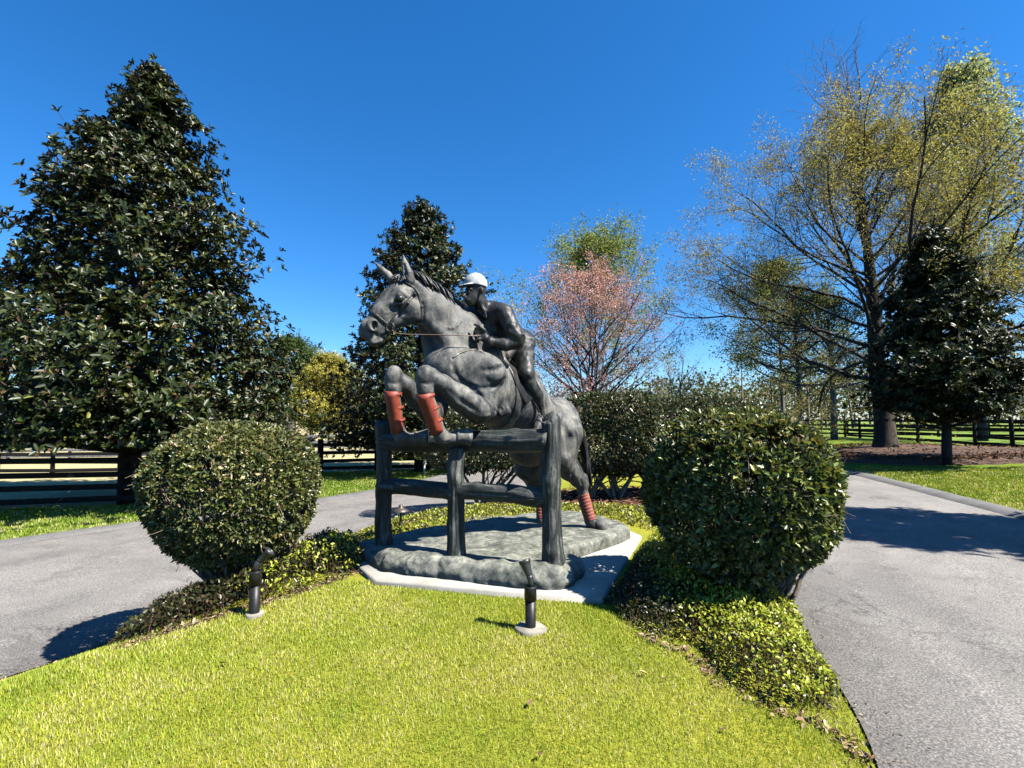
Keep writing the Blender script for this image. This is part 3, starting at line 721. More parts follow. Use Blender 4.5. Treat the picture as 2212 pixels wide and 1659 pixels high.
for i in range(170):
    t0 = rg.random() * .93; t1 = min(1, t0 + rg.uniform(.12, .26)); sd = rg.random(); q = np.linspace(0, 1, 9)
    c0 = [crest(t0 + (t1 - t0) * k * .8) for k in q]; c1 = [near(t0 + (t1 - t0) * k) for k in q]; w = sd * q ** .8
    pts = np.array([c0[k] * (1 - w[k]) + c1[k] * w[k] for k in range(9)]) + np.array([[0, -.035 * math.sin(w[k] * 3.14), .045 * math.sin(w[k] * 3.14) + .012 * math.sin(q[k] * 3)] for k in range(9)])
    pts += rg.normal(size=3) * .008 + .005 * np.sin(q * 7 + rg.random() * 6)[:, None] * rg.normal(size=3)
    V, F = sweep(pts, .014 * rg.uniform(.6, 1.3) * np.array([.6, .9, 1, 1.05, 1, .95, .8, .55, .12]), 5); b.add(V, F)
b.build('mane', M['hair'], horse, True)
b = MB(); locks(poly3([Z1(500, 262, 5.33), Z1(560, 250, 5.34)]), poly3([Z1(395, 285, 5.22), Z1(530, 285, 5.2)]), poly3([Z1(440, 215, 5.30), Z1(500, 205, 5.28)]), .017, 26, 5, b, .012)
b.build('forelock', M['hair'], horse, True)
b = MB(); locks(poly3([Z2(1672, 190, 6.72), Z2(1690, 230, 6.74)]), poly3([Z2(1755, 505, 6.8), Z2(1790, 770, 6.85)]), poly3([Z2(1755, 260, 6.82), Z2(1765, 420, 6.86)]), .030, 70, 6, b, .022)
b.build('tail', M['hair'], horse, True)
# hooves of the folded forelegs
def hoof(a, bb, r0, r1, label):
    a = np.asarray(a); bb = np.asarray(bb); h = np.linalg.norm(bb - a); prof = [(0, -.02), (r0 * .9, -.012), (r0 * 1.06, 0), (r0 * 1.08, .012), (r0, .018)] + [(r0 + (r1 - r0) * t, .018 + (h - .018) * t) for t in (.33, .66, 1)] + [(r1 * .9, h + .004), (r1 * .72, h - .012), (0, h - .018)]
    V, F = lathe(prof, 24, (0, 0, 0)); V[:, 0] *= 1.0; V = V @ align(unit(bb - a)).T + a; o = obj('hoof', mesh('hoof', V, F, M['horse'], True), horse); o['label'] = label
hoof(Z1(930, 1540, 5.07), Z1(1045, 1548, 5.12), .070, .092, 'hoof of the near foreleg'); hoof(Z1(600, 1558, 5.2), Z1(705, 1552, 5.22), .066, .09, 'hoof of the far foreleg')
# red boots on the front cannons
def shin_boot(a, bb, r0, r1, front, name):
    a = np.asarray(a); bb = np.asarray(bb); d = unit(bb - a); f = unit(front - d * np.dot(front, d)); s = np.cross(d, f); n = 12; m = 17
    t = np.linspace(0, 1, n); ang = np.linspace(-1.75, 1.75, m); V = []
    for ro in (0, -.014):
        for i, ti in enumerate(t):
            for an in ang:
                r = r0 + (r1 - r0) * ti + ro + .006 * math.cos(an) ; z = ti
                if i == 0: z = ti - .07 * (1 - abs(an) / 1.75) ** .7
                if i == n - 1: z = ti + .04 * (1 - abs(an) / 1.75)
                V.append(a + (bb - a) * z + r * (f * math.cos(an) + s * math.sin(an)))
    V = np.array(V); idx = np.arange(n * m).reshape(n, m); k = n * m
    q = np.stack([idx[:-1, :-1], idx[1:, :-1], idx[1:, 1:], idx[:-1, 1:]], -1).reshape(-1, 4)
    rim = np.concatenate([idx[0], idx[1:, -1], idx[-1, ::-1][1:], idx[::-1, 0][1:]])
    e = np.stack([rim[:-1], rim[1:], rim[1:] + k, rim[:-1] + k], -1)
    o = obj(name, mesh(name, V, [np.concatenate([q, q[:, ::-1] + k, e])], M['boot_red'], True), horse)
    for tz in (.06, .40, .72):
        mb = MB(); c = a + (bb - a) * tz; rr = (r0 + (r1 - r0) * tz) * .93
        an = np.linspace(1.45, 2 * math.pi - 1.45, 16); pts = np.array([c + rr * (f * math.cos(x) + s * math.sin(x)) for x in an]); V, F = ribbon(pts, pts - c, .024, .007); 
        obj('boot_strap', mesh('boot_strap', V, F, M['boot_red'], True), horse)
    return o
fr = np.array([-.72, -.66, -.1])
bo = shin_boot(Z1(680, 1200, 4.82), Z1(785, 1500, 4.94), .090, .074, fr, 'shin_boot'); bo['label'] = 'red shin boot on the near foreleg'
bo = shin_boot(Z1(420, 1185, 5.07), Z1(466, 1500, 5.15), .088, .073, fr, 'shin_boot'); bo['label'] = 'red shin boot on the far foreleg'
# spiral red wraps on the hind cannons
def wrap(a, bb, r0, r1, turns, name):
    a = np.asarray(a); bb = np.asarray(bb); prof = []; n = turns * 6
    for i in range(n + 1):
        t = i / n; prof.append((r0 + (r1 - r0) * t + .006 * (1 - (i % 6) / 6.0), t * np.linalg.norm(bb - a)))
    V, F = lathe([(r0 - .02, 0)] + prof + [(r1 - .02, np.linalg.norm(bb - a))], 22); V[:, 2] += .010 * V[:, 0] / r0
    V = V @ align(unit(bb - a)).T + a; return obj(name, mesh(name, V, F, M['wrap_red'], True), horse)
w = wrap(Z2(1738, 735, 6.62), Z2(1792, 918, 6.62), .078, .072, 8, 'leg_wrap'); w['label'] = 'red bandage on the near hind leg'
w = wrap(Z2(1440, 735, 7.04), Z2(1442, 905, 6.97), .074, .070, 8, 'leg_wrap'); w['label'] = 'red bandage on the far hind leg'
# saddle: seat, flap, pad
sp = Clay((-.9, 4.9, 1.2), (1.1, 6.9, 2.9), .014)
sp.chain([Z1(1335, 925, 5.85), Z1(1420, 985, 6.0), Z1(1560, 1060, 6.3)], [.075, .07, .08], .05); sp.ell(Z1(1330, 915, 5.83), (.09, .09, .075), None, .03)
V, F = sp.mesh(); saddle = obj('saddle', mesh('saddle', V, F, M['saddle'], True), horse)
b = MB(); strap([(1385, 985), (1420, 1060), (1455, 1130), (1500, 1200), (1530, 1245)], .20, .016, b, 6); fl = b.build('saddle_flap', M['tack'], horse, True)
b = MB(); strap([(1355, 980), (1395, 1050), (1420, 1120), (1450, 1190), (1500, 1240)], .05, .012, b, 5); b.build('saddle_pad', M['saddle'], horse, True)

# ------------------------------------------------------------------ rider
rc = Clay((-1.0, 5.0, 1.2), (.9, 6.6, 3.3), .0100)
rc.chain([Z1(1210, 570, 5.70), Z1(1260, 640, 5.74), Z1(1350, 730, 5.92), Z1(1440, 790, 6.05)], [.17, .19, .165, .165], .08)
rc.cap(Z1(1305, 560, 5.56), Z1(1130, 540, 5.85), .12, .11, .08)            # shoulder girdle
rc.ell(Z1(1475, 780, 6.08), (.15, .15, .15), None, .07)
rc.ell(Z1(1290, 560, 5.60), (.13, .12, .12), None, .06)
# head
rc.ell(Z1(1092, 345, 5.50), (.112, .095, .125), None, .03); rc.ell(Z1(1058, 415, 5.47), (.072, .066, .08), None, .035)
rc.cap(Z1(1030, 440, 5.45), Z1(1050, 468, 5.46), .045, .042, .03)
rc.cap(Z1(1003, 372, 5.42), Z1(990, 408, 5.41), .012, .022, .018)          # nose
rc.cap(Z1(1008, 436, 5.42), Z1(1030, 440, 5.405), .014, .010, .012)        # lips
rc.cap(Z1(1012, 352, 5.43), Z1(1050, 350, 5.405), .016, .014, .015)        # brow
rc.ell(Z1(1033, 372, 5.39), (.02, .016, .013), None, .008, 'cut'); rc.ell(Z1(1033, 372, 5.402), (.014, .012, .010), None, .004)
rc.ell(Z1(1138, 362, 5.415), (.022, .016, .036), None, .01); rc.ell(Z1(1136, 360, 5.398), (.010, .010, .02), None, .006, 'cut')
rc.cap(Z1(1110, 440, 5.53), Z1(1185, 540, 5.64), .078, .09, .04)
rc.ell(Z1(1110, 600, 5.74), (.17, .16, .21), None, .07); rc.ell(Z1(1185, 700, 5.72), (.18, .16, .16), None, .07)
# arms
rc.chain([Z1(1325, 545, 5.47), Z1(1385, 680, 5.42), Z1(1425, 785, 5.40)], [.10, .085, .068], .05)
rc.chain([Z1(1425, 785, 5.40), Z1(1330, 800, 5.38), Z1(1205, 782, 5.36)], [.066, .066, .046], .04)
rc.cap(Z1(1390, 700, 5.41), Z1(1430, 755, 5.40), .092, .086, .015)         # sleeve edge
for a, bq in (((1375, 640), (1440, 720)), ((1365, 690), (1425, 745)), ((1420, 730), (1470, 720))): rc.cap(Z1(*a, 5.335), Z1(*bq, 5.34), .018, .022, .018)
rc.ell(Z1(1035, 540, 5.90), (.13, .13, .15), None, .06); rc.chain([Z1(1020, 540, 5.92), Z1(985, 640, 5.86)], [.10, .07], .05)   # far shoulder and arm beyond the neck
# near hand closed round the rein
rc.ell(Z1(1150, 725, 5.36), (.055, .042, .062), None, .025); rc.cap(Z1(1205, 782, 5.36), Z1(1160, 745, 5.36), .046, .044, .03)
for i, (x0, y0, x1, y1, x2, y2) in enumerate([(1140, 668, 1092, 672, 1080, 700), (1138, 695, 1084, 700, 1078, 728), (1142, 722, 1090, 730, 1090, 756), (1150, 748, 1105, 758, 1108, 780)]):
    rc.chain([Z1(x0, y0, 5.335), Z1(x1, y1, 5.325), Z1(x2, y2, 5.36)], [.021, .019, .016], .006)
rc.chain([Z1(1160, 690, 5.33), Z1(1120, 655, 5.32), Z1(1082, 636, 5.33)], [.024, .020, .015], .008)
# legs: breeches, boots, foot
rc.chain([Z1(1475, 800, 5.98), Z1(1490, 910, 5.76), Z1(1500, 1035, 5.60)], [.13, .10, .082], .06)
rc.chain([Z1(1500, 1035, 5.60), Z1(1525, 1110, 5.63)], [.080, .068], .04)
rc.chain([Z1(1525, 1110, 5.63), Z1(1575, 1210, 5.72), Z1(1615, 1380, 5.86)], [.080, .084, .052], .02)
rc.chain([Z1(1615, 1385, 5.86), Z1(1598, 1450, 5.78), Z1(1578, 1505, 5.66)], [.055, .052, .044], .03)
rc.cap(Z1(1630, 1420, 5.90), Z1(1634, 1450, 5.90), .035, .032, .02)
# shirt hem, belt folds
for a, bq in (((1350, 905), (1440, 880)), ((1440, 880), (1545, 800)), ((1380, 870), (1530, 780)), ((1440, 740), (1545, 760))): rc.cap(Z1(*a, 5.86), Z1(*bq, 5.90), .03, .03, .04)
rc.cap(Z1(1330, 890, 5.80), Z1(1420, 850, 5.90), .08, .1, .06)
# open collar
rc.chain([Z1(1130, 470, 5.50), Z1(1160, 520, 5.49), Z1(1172, 585, 5.50)], [.024, .022, .012], .012)
rc.chain([Z1(1000, 440, 5.78), Z1(1060, 480, 5.66), Z1(1110, 530, 5.57), Z1(1165, 585, 5.52)], [.020, .020, .020, .014], .015)
RV, RF = rc.mesh(); RV = relax(RV, RF, 2, .5); del rc
fz = np.clip((RV[:, 2] - 1.9) / .2, 0, 1) * np.clip((2.92 - RV[:, 2]) / .1, 0, 1)      # folds in shirt and breeches only
RV = RV + (fz * (.010 * vnoise(RV * [1, 1, 1.6], 9) + .006 * vnoise(RV * [1.5, 1, 1], 21)))[:, None] * np.array([.6, -.7, .35])
rider = obj('rider', mesh('rider', RV, RF, M['rider'], True), statue); rider['label'] = 'dark bronze rider in an open-collared shirt crouching forward'
# cap
cc = Clay((-.9, 5.0, 2.7), (.2, 6.0, 3.4), .008); top = Z1(1087, 318, 5.50)
cc.ell(top, (.132, .115, .135), None, .02)
sl, x, y, z = cc.sub(cc.lo, cc.lo + 9); pl = (top[2] - .022 - z) + 0.10 * (x - top[0]) * -1
cc.f[sl] = np.maximum(cc.f[sl], pl.astype(np.float32))
br = Z1(1012, 322, 5.44); bx = unit(np.array([-.85, -.5, -.22])); by = unit(np.cross([0, 0, 1.0], bx)); bz = np.cross(bx, by)
cc.ell(br, (.098, .095, .013), np.array([bx, by, bz]), .012); cc.ell(top + [0, 0, .137], (.012, .012, .008), None, .006)
V, F = cc.mesh(); V = relax(V, F, 1, .5); o = obj('cap', mesh('cap', V, F, M['cap_white'], True), rider); o['label'] = 'white painted peaked cap'
V, F = lathe([(.050, -.035), (.064, -.03), (.066, .03), (.052, .035)], 18, Z1(1203, 782, 5.36), align(unit(Z1(1205, 782, 5.36) - Z1(1330, 800, 5.38))))
obj('cuff', mesh('cuff', V, F, M['rider'], True), rider)
# stirrup iron and its leather
b = MB(); V, F = sweep(np.array([Z1(1590, 1430, 5.76) + .075 * (np.array([.8, -.5, .1]) * math.cos(a)) + np.array([0, 0, .09]) * math.sin(a) for a in np.linspace(0, 2 * np.pi, 17)]), .009, 6, False); b.add(V, F)
V, F = sweep([Z1(1515, 1180, 5.62), Z1(1560, 1270, 5.66), Z1(1605, 1350, 5.72)], .011, 6); b.add(V, F)
b.build('stirrup', M['tack'], rider, True)
# rein from the bit ring to the hand, and the slack one on the far side
pts = catmull(np.array([rp + [.02, -.02, -.03], Z1(450, 708, 5.12), Z1(560, 718, 5.14), Z1(750, 721, 5.17), Z1(950, 726, 5.19), Z1(1090, 730, 5.27), Z1(1130, 728, 5.33)]), 8)
V, F = ribbon(pts, np.tile([[.1, -.9, .3]], (len(pts), 1)), .016, .006); V2, F2 = sweep(pts, .0055, 6); b = MB(); b.add(V2, F2); b.build('rein', M['rein'], horse, True)

# ------------------------------------------------------------------ rail jump and base of the statue
def log(pts, r, sides, seed, name, n=26, amp=.07, knots=3):
    pts = np.asarray(pts, float); t = np.linspace(0, 1, n); tt = np.linspace(0, 1, len(pts))
    q = np.stack([np.interp(t, tt, pts[:, i]) for i in range(3)], 1); rg = np.random.default_rng(seed)
    q[1:-1] += vnoise(np.stack([t * 5 + seed, t * 0, t * 0], -1), 1)[1:-1, None] * .012
    ang = np.linspace(0, 2 * np.pi, sides, endpoint=False)
    A, TT = np.meshgrid(ang, t); L = np.linalg.norm(pts[-1] - pts[0])
    jit = 1 + .045 * np.minimum(0, vnoise(np.stack([np.cos(A) * 9 + seed, np.sin(A) * 9, TT * L * 2.0], -1), 1.0)) * 2 + amp * vnoise(np.stack([np.cos(A) * 1.6 + seed, np.sin(A) * 1.6, TT * L * 2.2], -1), 1.0) + .05 * vnoise(np.stack([np.cos(A) * 6 + seed, np.sin(A) * 6, TT * L * 1.6], -1), 1.0)
    for _ in range(knots):
        a0, t0 = rg.random() * 6.28, rg.random(); jit += .16 * np.exp(-((np.cos(A - a0) - 1) ** 2 * 8 + ((TT - t0) * L / .05) ** 2))
    r = np.interp(t, np.linspace(0, 1, len(np.atleast_1d(r))), np.atleast_1d(r)) if np.ndim(r) else np.full(n, r)
    V, F = sweep(q, r, sides, True, jit); return obj(name, mesh(name, V, F, M['wood_rail' if 'rail' in name else 'wood'], True), statue)
bl = Z2G(305, 1090, PT); brr = Z2G(1526, 1262, PT); bm = Z2G(826, 1192, PT)
YL, YR, YM = bl[1], brr[1], bm[1]
tl = Z2(308, 208, YL); tr = Z2(1500, 188, YR); tm = Z2(828, 400, YM)
p_ = log([bl + [0, 0, -.1], (bl + tl) / 2, tl], [.098, .09, .088], 48, 1, 'jump_post'); p_['label'] = 'weathered post under the far forehoof'
p_ = log([bm + [0, 0, -.1], (bm + tm) / 2, tm], [.095, .088, .09], 48, 2, 'jump_post'); p_['label'] = 'short middle post below the top rail'
p_ = log([brr + [0, 0, -.1], (brr + tr) / 2, tr], [.103, .094, .088], 56, 3, 'jump_post', 60, .10, 7); p_['label'] = 'sunlit pale post beside the stirrup'
rt0, rt1 = Z2(305, 352, YL), Z2(1510, 352, YR); rt = (rt0 + rt1) / 2
p_ = log([rt0, rt + [0, 0, -.01], rt1], [.105, .108, .118], 44, 5, 'jump_rail', 50, .07, 5); p_['label'] = 'thick top rail under the hooves'
log([Z2(300, 672, YL), Z2(560, 695, (YL + YM) / 2 - .02), Z2(828, 715, YM)], [.085, .09, .082], 40, 6, 'jump_rail', 40, .09, 3)
log([Z2(828, 715, YM), Z2(1150, 728, (YR + YM) / 2 - .02), Z2(1510, 748, YR)], [.085, .09, .092], 40, 7, 'jump_rail', 40, .09, 3)
# base: rounded slab of bronze ground with a rocky front ridge
bp = [Z2G(150, 1190, SLABZ), Z2G(230, 1250, SLABZ), Z2G(380, 1295, SLABZ), Z2G(700, 1335, SLABZ), Z2G(1050, 1382, SLABZ), Z2G(1400, 1418, SLABZ), Z2G(1600, 1412, SLABZ), Z2G(1680, 1360, SLABZ),
      Z2G(1690, 1300, SLABZ), Z2G(1600, 1235, SLABZ), Z2G(1800, 1160, SLABZ), Z2G(2040, 1072, SLABZ), Z2G(2050, 1020, SLABZ)]
bp = np.array(bp)[:, :2]; bp = np.concatenate([bp, [[1.1, 7.75], [.45, 7.75], [-.45, 7.2], [-1.2, 6.6], [-1.75, 5.95]]])
BPS = catmull(np.concatenate([bp, bp[:1]]), 8)[:-1]
fd = unit(brr[:2] - bl[:2]); fn2 = np.array([fd[1], -fd[0]]); fn2 = fn2 if fn2[1] < 0 else -fn2
pc = Clay((BPS[:, 0].min() - .1, BPS[:, 1].min() - .1, -.02), (BPS[:, 0].max() + .1, BPS[:, 1].max() + .1, .42), .023)
X, Y = np.meshgrid(pc.ax[0], pc.ax[1], indexing='ij'); D = -sdpoly(X, Y, BPS); zz = pc.ax[2][None, None]
front = (X - bl[0]) * fn2[0] + (Y - bl[1]) * fn2[1]; N3 = np.stack([X, Y, X * 0], -1)
top = PT + .012 * vnoise(np.stack([X * 2.5 + Y, Y * 7, X * 0], -1), 1.4) + .010 * vnoise(N3, 6) - .035 * S((front - .10) / .1)
r_ = .055; q0 = D[..., None] + r_ + 0 * zz; q1 = zz - top[..., None] + r_
pc.f = (np.minimum(np.maximum(q0, q1), 0) + np.sqrt(np.maximum(q0, 0) ** 2 + np.maximum(q1, 0) ** 2) - r_).astype(np.float32)
rg = np.random.default_rng(17); fr_ = catmull(bp[1:9], 10)                      # rocks along the front edge
cen = BPS.mean(0)
for i in range(26):
    t_ = (i + .5) / 26 * (len(fr_) - 1); p2 = fr_[int(t_)]; inn = unit(cen - p2); rr = rg.uniform(.10, .16); p2 = p2 + inn * (rr * .95 + .01)
    ax_ = np.array(Matrix.Rotation(rg.normal(0, .4), 3, 'Z') @ Matrix.Rotation(rg.normal(0, .25), 3, 'X'))
    pc.ell((p2[0], p2[1], SLABZ + rg.uniform(.05, .075)), (rr * rg.uniform(1.0, 1.6), rr, rg.uniform(.10, .15)), ax_, .025)
gx3 = np.stack(np.broadcast_arrays(X[..., None], Y[..., None], zz), -1); ridge = S((front + .05) / .15)[..., None]
nz = (1 - 2.2 * np.abs(vnoise(gx3, 6))) * .5 + (1 - 2.2 * np.abs(vnoise(gx3 + 5, 14))) * .35 + vnoise(gx3, 30) * .2
pc.f += (-(.004 + .021 * ridge) * nz).astype(np.float32)
V, F = pc.mesh(); obj('plinth', mesh('plinth', V, F, M['plinth'], True), statue); del pc, gx3, nz
# ------------------------------------------------------------------ trees and shrubs
def tints(n, cols, wts, rng, var=.25):
    c = np.array(cols)[rng.choice(len(cols), n, p=np.array(wts) / sum(wts))]
    return c * (1 + var * rng.uniform(-1, 1, (n, 1))) * (1 + .08 * rng.uniform(-1, 1, (n, 3)))
def rosettes(p, axd, nl, L, W, rng, tilt=(.75, 1.35), curl=.1, simple=False):
    n = len(p); p = np.repeat(p, nl, 0); axd = np.repeat(unit(axd), nl, 0); m = n * nl
    ref = np.where(np.abs(axd[:, 2:3]) < .9, [[0, 0, 1.0]], [[1.0, 0, 0]]); u = unit(np.cross(axd, ref)); v = np.cross(axd, u)
    az = np.tile(np.arange(nl) * 2.39996, n) + np.repeat(rng.random(n) * 6.28, nl) + rng.normal(0, .25, m); ti = rng.uniform(*tilt, m)
    d = axd * np.cos(ti)[:, None] + (u * np.cos(az)[:, None] + v * np.sin(az)[:, None]) * np.sin(ti)[:, None]
    p = p - axd * (np.tile(np.arange(nl), n) * L * .06)[:, None]
    nrm = axd + .25 * rng.normal(size=(m, 3))
    ll = L * rng.uniform(.7, 1.15, m)
    if simple: return flecks(p, d, nrm, ll, ll * W)
    return leaves(p, d, nrm, ll, ll * W, curl, .15)
def magnolia(name, label, base, h, R, zbot, nb, L, seed, prof=None, trunk_r=.2, lean=(0, 0), nros=1.0, gap=None, zmin=None, fine=False):
    rng = np.random.default_rng(seed); base = np.array(base, float)
    t = thing(name, label, 'tree', base)
    if prof is None: prof = lambda u: (1 - u) ** .72 * (.72 + .28 * S(u / .12))
    q = np.linspace(0, 1, 14); tp = base + np.stack([lean[0] * q + .1 * np.sin(q * 5), lean[1] * q, q * h * .93 - .15 * (q == 0)], 1)
    V, F = sweep(tp, trunk_r * (1 - q) ** .8 + .02, 10); mb = MB(); mb.add(V, F)
    C, A, s0, s1 = [], [], [], []
    for i in range(nb):
        u = ((i + .5) / nb) ** 1.12; az = i * 2.39996 + rng.normal(0, .3)
        ln = R * prof(u) * rng.uniform(.78, 1.10)
        if gap is not None and gap(u, az): ln *= .45
        z = zbot + u * (h - zbot); o = np.array([math.cos(az), math.sin(az), 0])
        tr = base + [lean[0] * z / h, lean[1] * z / h, 0]
        zl = zmin or zbot * .72; a = tr + [0, 0, max(zl * .8, z - .30 * ln - .2)]; e = tr + o * ln + [0, 0, z + .10 * ln * rng.uniform(.2, 1.6)]; m = tr + o * ln * .55 + [0, 0, max(zl, z - .22 * ln)]
        k = np.linspace(0, 1, 7)[:, None]; bp_ = (1 - k) ** 2 * a + 2 * k * (1 - k) * m + k * k * e
        s0.append(bp_[:-1]); s1.append(bp_[1:])
        nr = int((10 + 34 * ln / 2.0 * (1.0 if ln < 2 else .9)) * nros); tt = rng.beta(2.0, 1.15, nr) * .82 + .18
        c = (1 - tt[:, None]) ** 2 * a + 2 * (tt * (1 - tt))[:, None] * m + (tt ** 2)[:, None] * e
        sp = (.10 + .30 * ln * (1 - .45 * tt)) * .62; npad = max(3, int(ln * 3)); pad = np.clip(rng.normal(size=(npad, 3)), -1.3, 1.3); pt_ = rng.beta(2.0, 1.0, npad) * .8 + .2; pi_ = rng.integers(0, npad, nr); tt = np.clip(pt_[pi_] + rng.normal(0, .05, nr), .15, 1)
        c = (1 - tt[:, None]) ** 2 * a + 2 * (tt * (1 - tt))[:, None] * m + (tt ** 2)[:, None] * e; off = pad[pi_] * sp[:, None] * [1, 1, .6] + rng.normal(size=(nr, 3)) * (.10 + .05 * ln) * [1, 1, .6]
        C.append(c + off); A.append(o * .55 + [0, 0, .75] + rng.normal(size=(nr, 3)) * .35 + unit(off) * .45)
        # a stub of twigs at the tip that breaks the outline
        nt = 5; C.append(e + rng.normal(size=(nt, 3)) * .14); A.append(o * .7 + [0, 0, .6] + rng.normal(size=(nt, 3)) * .3)
    nt = 14; C.append(tp[-1] + rng.normal(size=(nt, 3)) * [.2, .2, .35] + [0, 0, .15]); A.append(np.tile([[0, 0, 1.0]], (nt, 1)) + rng.normal(size=(nt, 3)) * .3)
    nf = int(sum(len(c) for c in C) * .45); uu = rng.random(nf) ** 1.5; fa = rng.random(nf) * 6.283; fr = R * np.array([prof(x) for x in uu]) * rng.uniform(.35, .86, nf) ** .7      # inner foliage
    C.append(base + np.stack([lean[0] * uu + fr * np.cos(fa), lean[1] * uu + fr * np.sin(fa), zbot + uu * (h - zbot) * .97], 1)); A.append(np.stack([np.cos(fa), np.sin(fa), np.full(nf, 1.0)], 1) + rng.normal(size=(nf, 3)) * .4)
    C = np.concatenate(C); A = np.concatenate(A); s0 = np.concatenate(s0); s1 = np.concatenate(s1)
    C[:, 2] = np.maximum(C[:, 2], base[2] + (zbot * .72 if zmin is None else zmin))
    rr = np.tile(np.linspace(1, .25, 6), nb) * .045 * (R / 4 + .3); V, F = frusta(s0, s1, rr, rr * .85, 5); mb.add(V, F)
    # short twigs into each rosette
    kq = rng.random(len(C)) < .12; V, F = frusta((C - unit(A) * L * 1.3)[kq], C[kq], np.full(int(kq.sum()), .008), np.full(int(kq.sum()), .005), 3); mb.add(V, F)
    mb.build('trunk', M['bark'], t, True)
    V, F = rosettes(C, A, 6 if fine else 7, L, .44, rng, simple=not fine)
    nv = 6 if fine else 4; nl = len(V) // nv; col = tints(nl, [(.016, .026, .005), (.032, .044, .008), (.008, .014, .004), (.055, .034, .016), (.12, .115, .022)], [.44, .26, .2, .06, .04], rng, .3)
    obj('crown', mesh('crown', V, F, M['magnolia'], False, np.repeat(col, nv, 0)), t)
    return t
def at_ground(x, y, z, h=None): return G(x, y, z)

# tall magnolia on the left
mx = P(285, 905, 14.6); bz = zg1(mx[0], 14.6)
magnolia('magnolia_tree', 'tall broad magnolia behind the left paddock fence', (mx[0], 14.6, bz), 12.3 - bz, 5.2, 1.5, 160, .185, 21, trunk_r=.24, lean=(.1, 0), nros=1.05, zmin=1.8, fine=True,
         prof=lambda u: (1 - u) ** .80 * (.84 + .16 * S(u / .12)))
mx = P(905, 905, 23.0); bz = zg1(mx[0], 23.0)
magnolia('magnolia_tree', 'magnolia rising behind the horse head of the statue', (mx[0], 23.0, bz), 11.8 - bz, 4.5, 1.2, 130, .20, 22, trunk_r=.2, nros=.9,
         prof=lambda u: (1 - u) ** .60 * (.85 + .15 * S(u / .2)))
mx = G(2045, 1003, .12)
magnolia('magnolia_tree', 'small dark magnolia on the mulch mound beside the oak', (mx[0], mx[1], zg1(mx[0], mx[1]) + .1), 7.7, 2.5, 1.7, 110, .165, 23, trunk_r=.13, nros=1.2, zmin=1.35,
         prof=lambda u: (1 - u) ** .7 * (.75 + .25 * S(u / .2)))
# the one whose shadow crosses the right-hand road
magnolia('magnolia_tree', 'magnolia to the right of the road that shades the asphalt', (11.3, 5.6, zg1(11.3, 5.6)), 10.2, 2.0, 1.0, 90, .22, 24, trunk_r=.17, nros=.9, prof=lambda u: (1 - u) ** .28)

class Tree:
    def __init__(s, seed): s.rng = np.random.default_rng(seed); s.p0 = []; s.p1 = []; s.r0 = []; s.r1 = []; s.lp = []; s.ld = []
    def grow(s, p, d, L, r, lvl, spec):
        n, kids, ang, ratio, up, wob = spec[lvl]; rng = s.rng; last = lvl == len(spec) - 1
        seg = L / n; pts = [p]; d = d / np.linalg.norm(d)
        for i in range(n):
            d = d + rng.normal(size=3) * wob + np.array([0, 0, up]); d = d / np.linalg.norm(d); q = pts[-1] + d * seg
            a = 1 - i / n * .75; b = 1 - (i + 1) / n * .75
            s.p0.append(pts[-1]); s.p1.append(q); s.r0.append(r * a); s.r1.append(r * b); pts.append(q)
            if last: s.lp.append(q); s.ld.append(d)
        if not last:
            for k in range(kids):
                f = .22 + .78 * (k + rng.random()) / kids; j = min(int(f * n), n - 1); b = pts[j] + (pts[j + 1] - pts[j]) * (f * n - j)
                pd = pts[j + 1] - pts[j]; pd = pd / np.linalg.norm(pd)
                o = rng.normal(size=3); o = o - pd * (o @ pd); o = o / np.linalg.norm(o); an = ang * rng.uniform(.7, 1.3)
                s.grow(b, pd * math.cos(an) + o * math.sin(an), L * ratio * (1 - .55 * f) * rng.uniform(.75, 1.25), max(r * (1 - .7 * f) * .55, .004), lvl + 1, spec)
    def wood(s, name, mat, parent, sides=5, rmin=.004):
        r0 = np.maximum(np.array(s.r0), rmin); r1 = np.maximum(np.array(s.r1), rmin * .8); p0 = np.array(s.p0); p1 = np.array(s.p1)
        mb = MB(); big = r0 > .03
        if big.any(): V, F = frusta(p0[big], p1[big], r0[big], r1[big], 8); mb.add(V, F)
        if (~big).any(): V, F = frusta(p0[~big], p1[~big], r0[~big], r1[~big], 3); mb.add(V, F)
        return mb.build(name, mat, parent, True)
    def foliage(s, name, mat, parent, per, L, W, cols, wts, spread=.12, sel=None, droop=0, var=.3):
        lp = np.array(s.lp); ld = np.array(s.ld)
        if sel is not None: k = sel(lp); lp, ld = lp[k], ld[k]
        n = len(lp) * per; p = np.repeat(lp, per, 0) + s.rng.normal(size=(n, 3)) * spread; d = unit(np.repeat(ld, per, 0) * .5 + s.rng.normal(size=(n, 3)) + [0, 0, -droop])
        ll = L * s.rng.uniform(.6, 1.25, n); V, F = flecks(p, d, s.rng.normal(size=(n, 3)) + [0, 0, .8], ll, ll * W)
        col = tints(n, cols, wts, s.rng, var); return obj(name, mesh(name, V, F, mat, False, np.repeat(col, 4, 0)), parent)

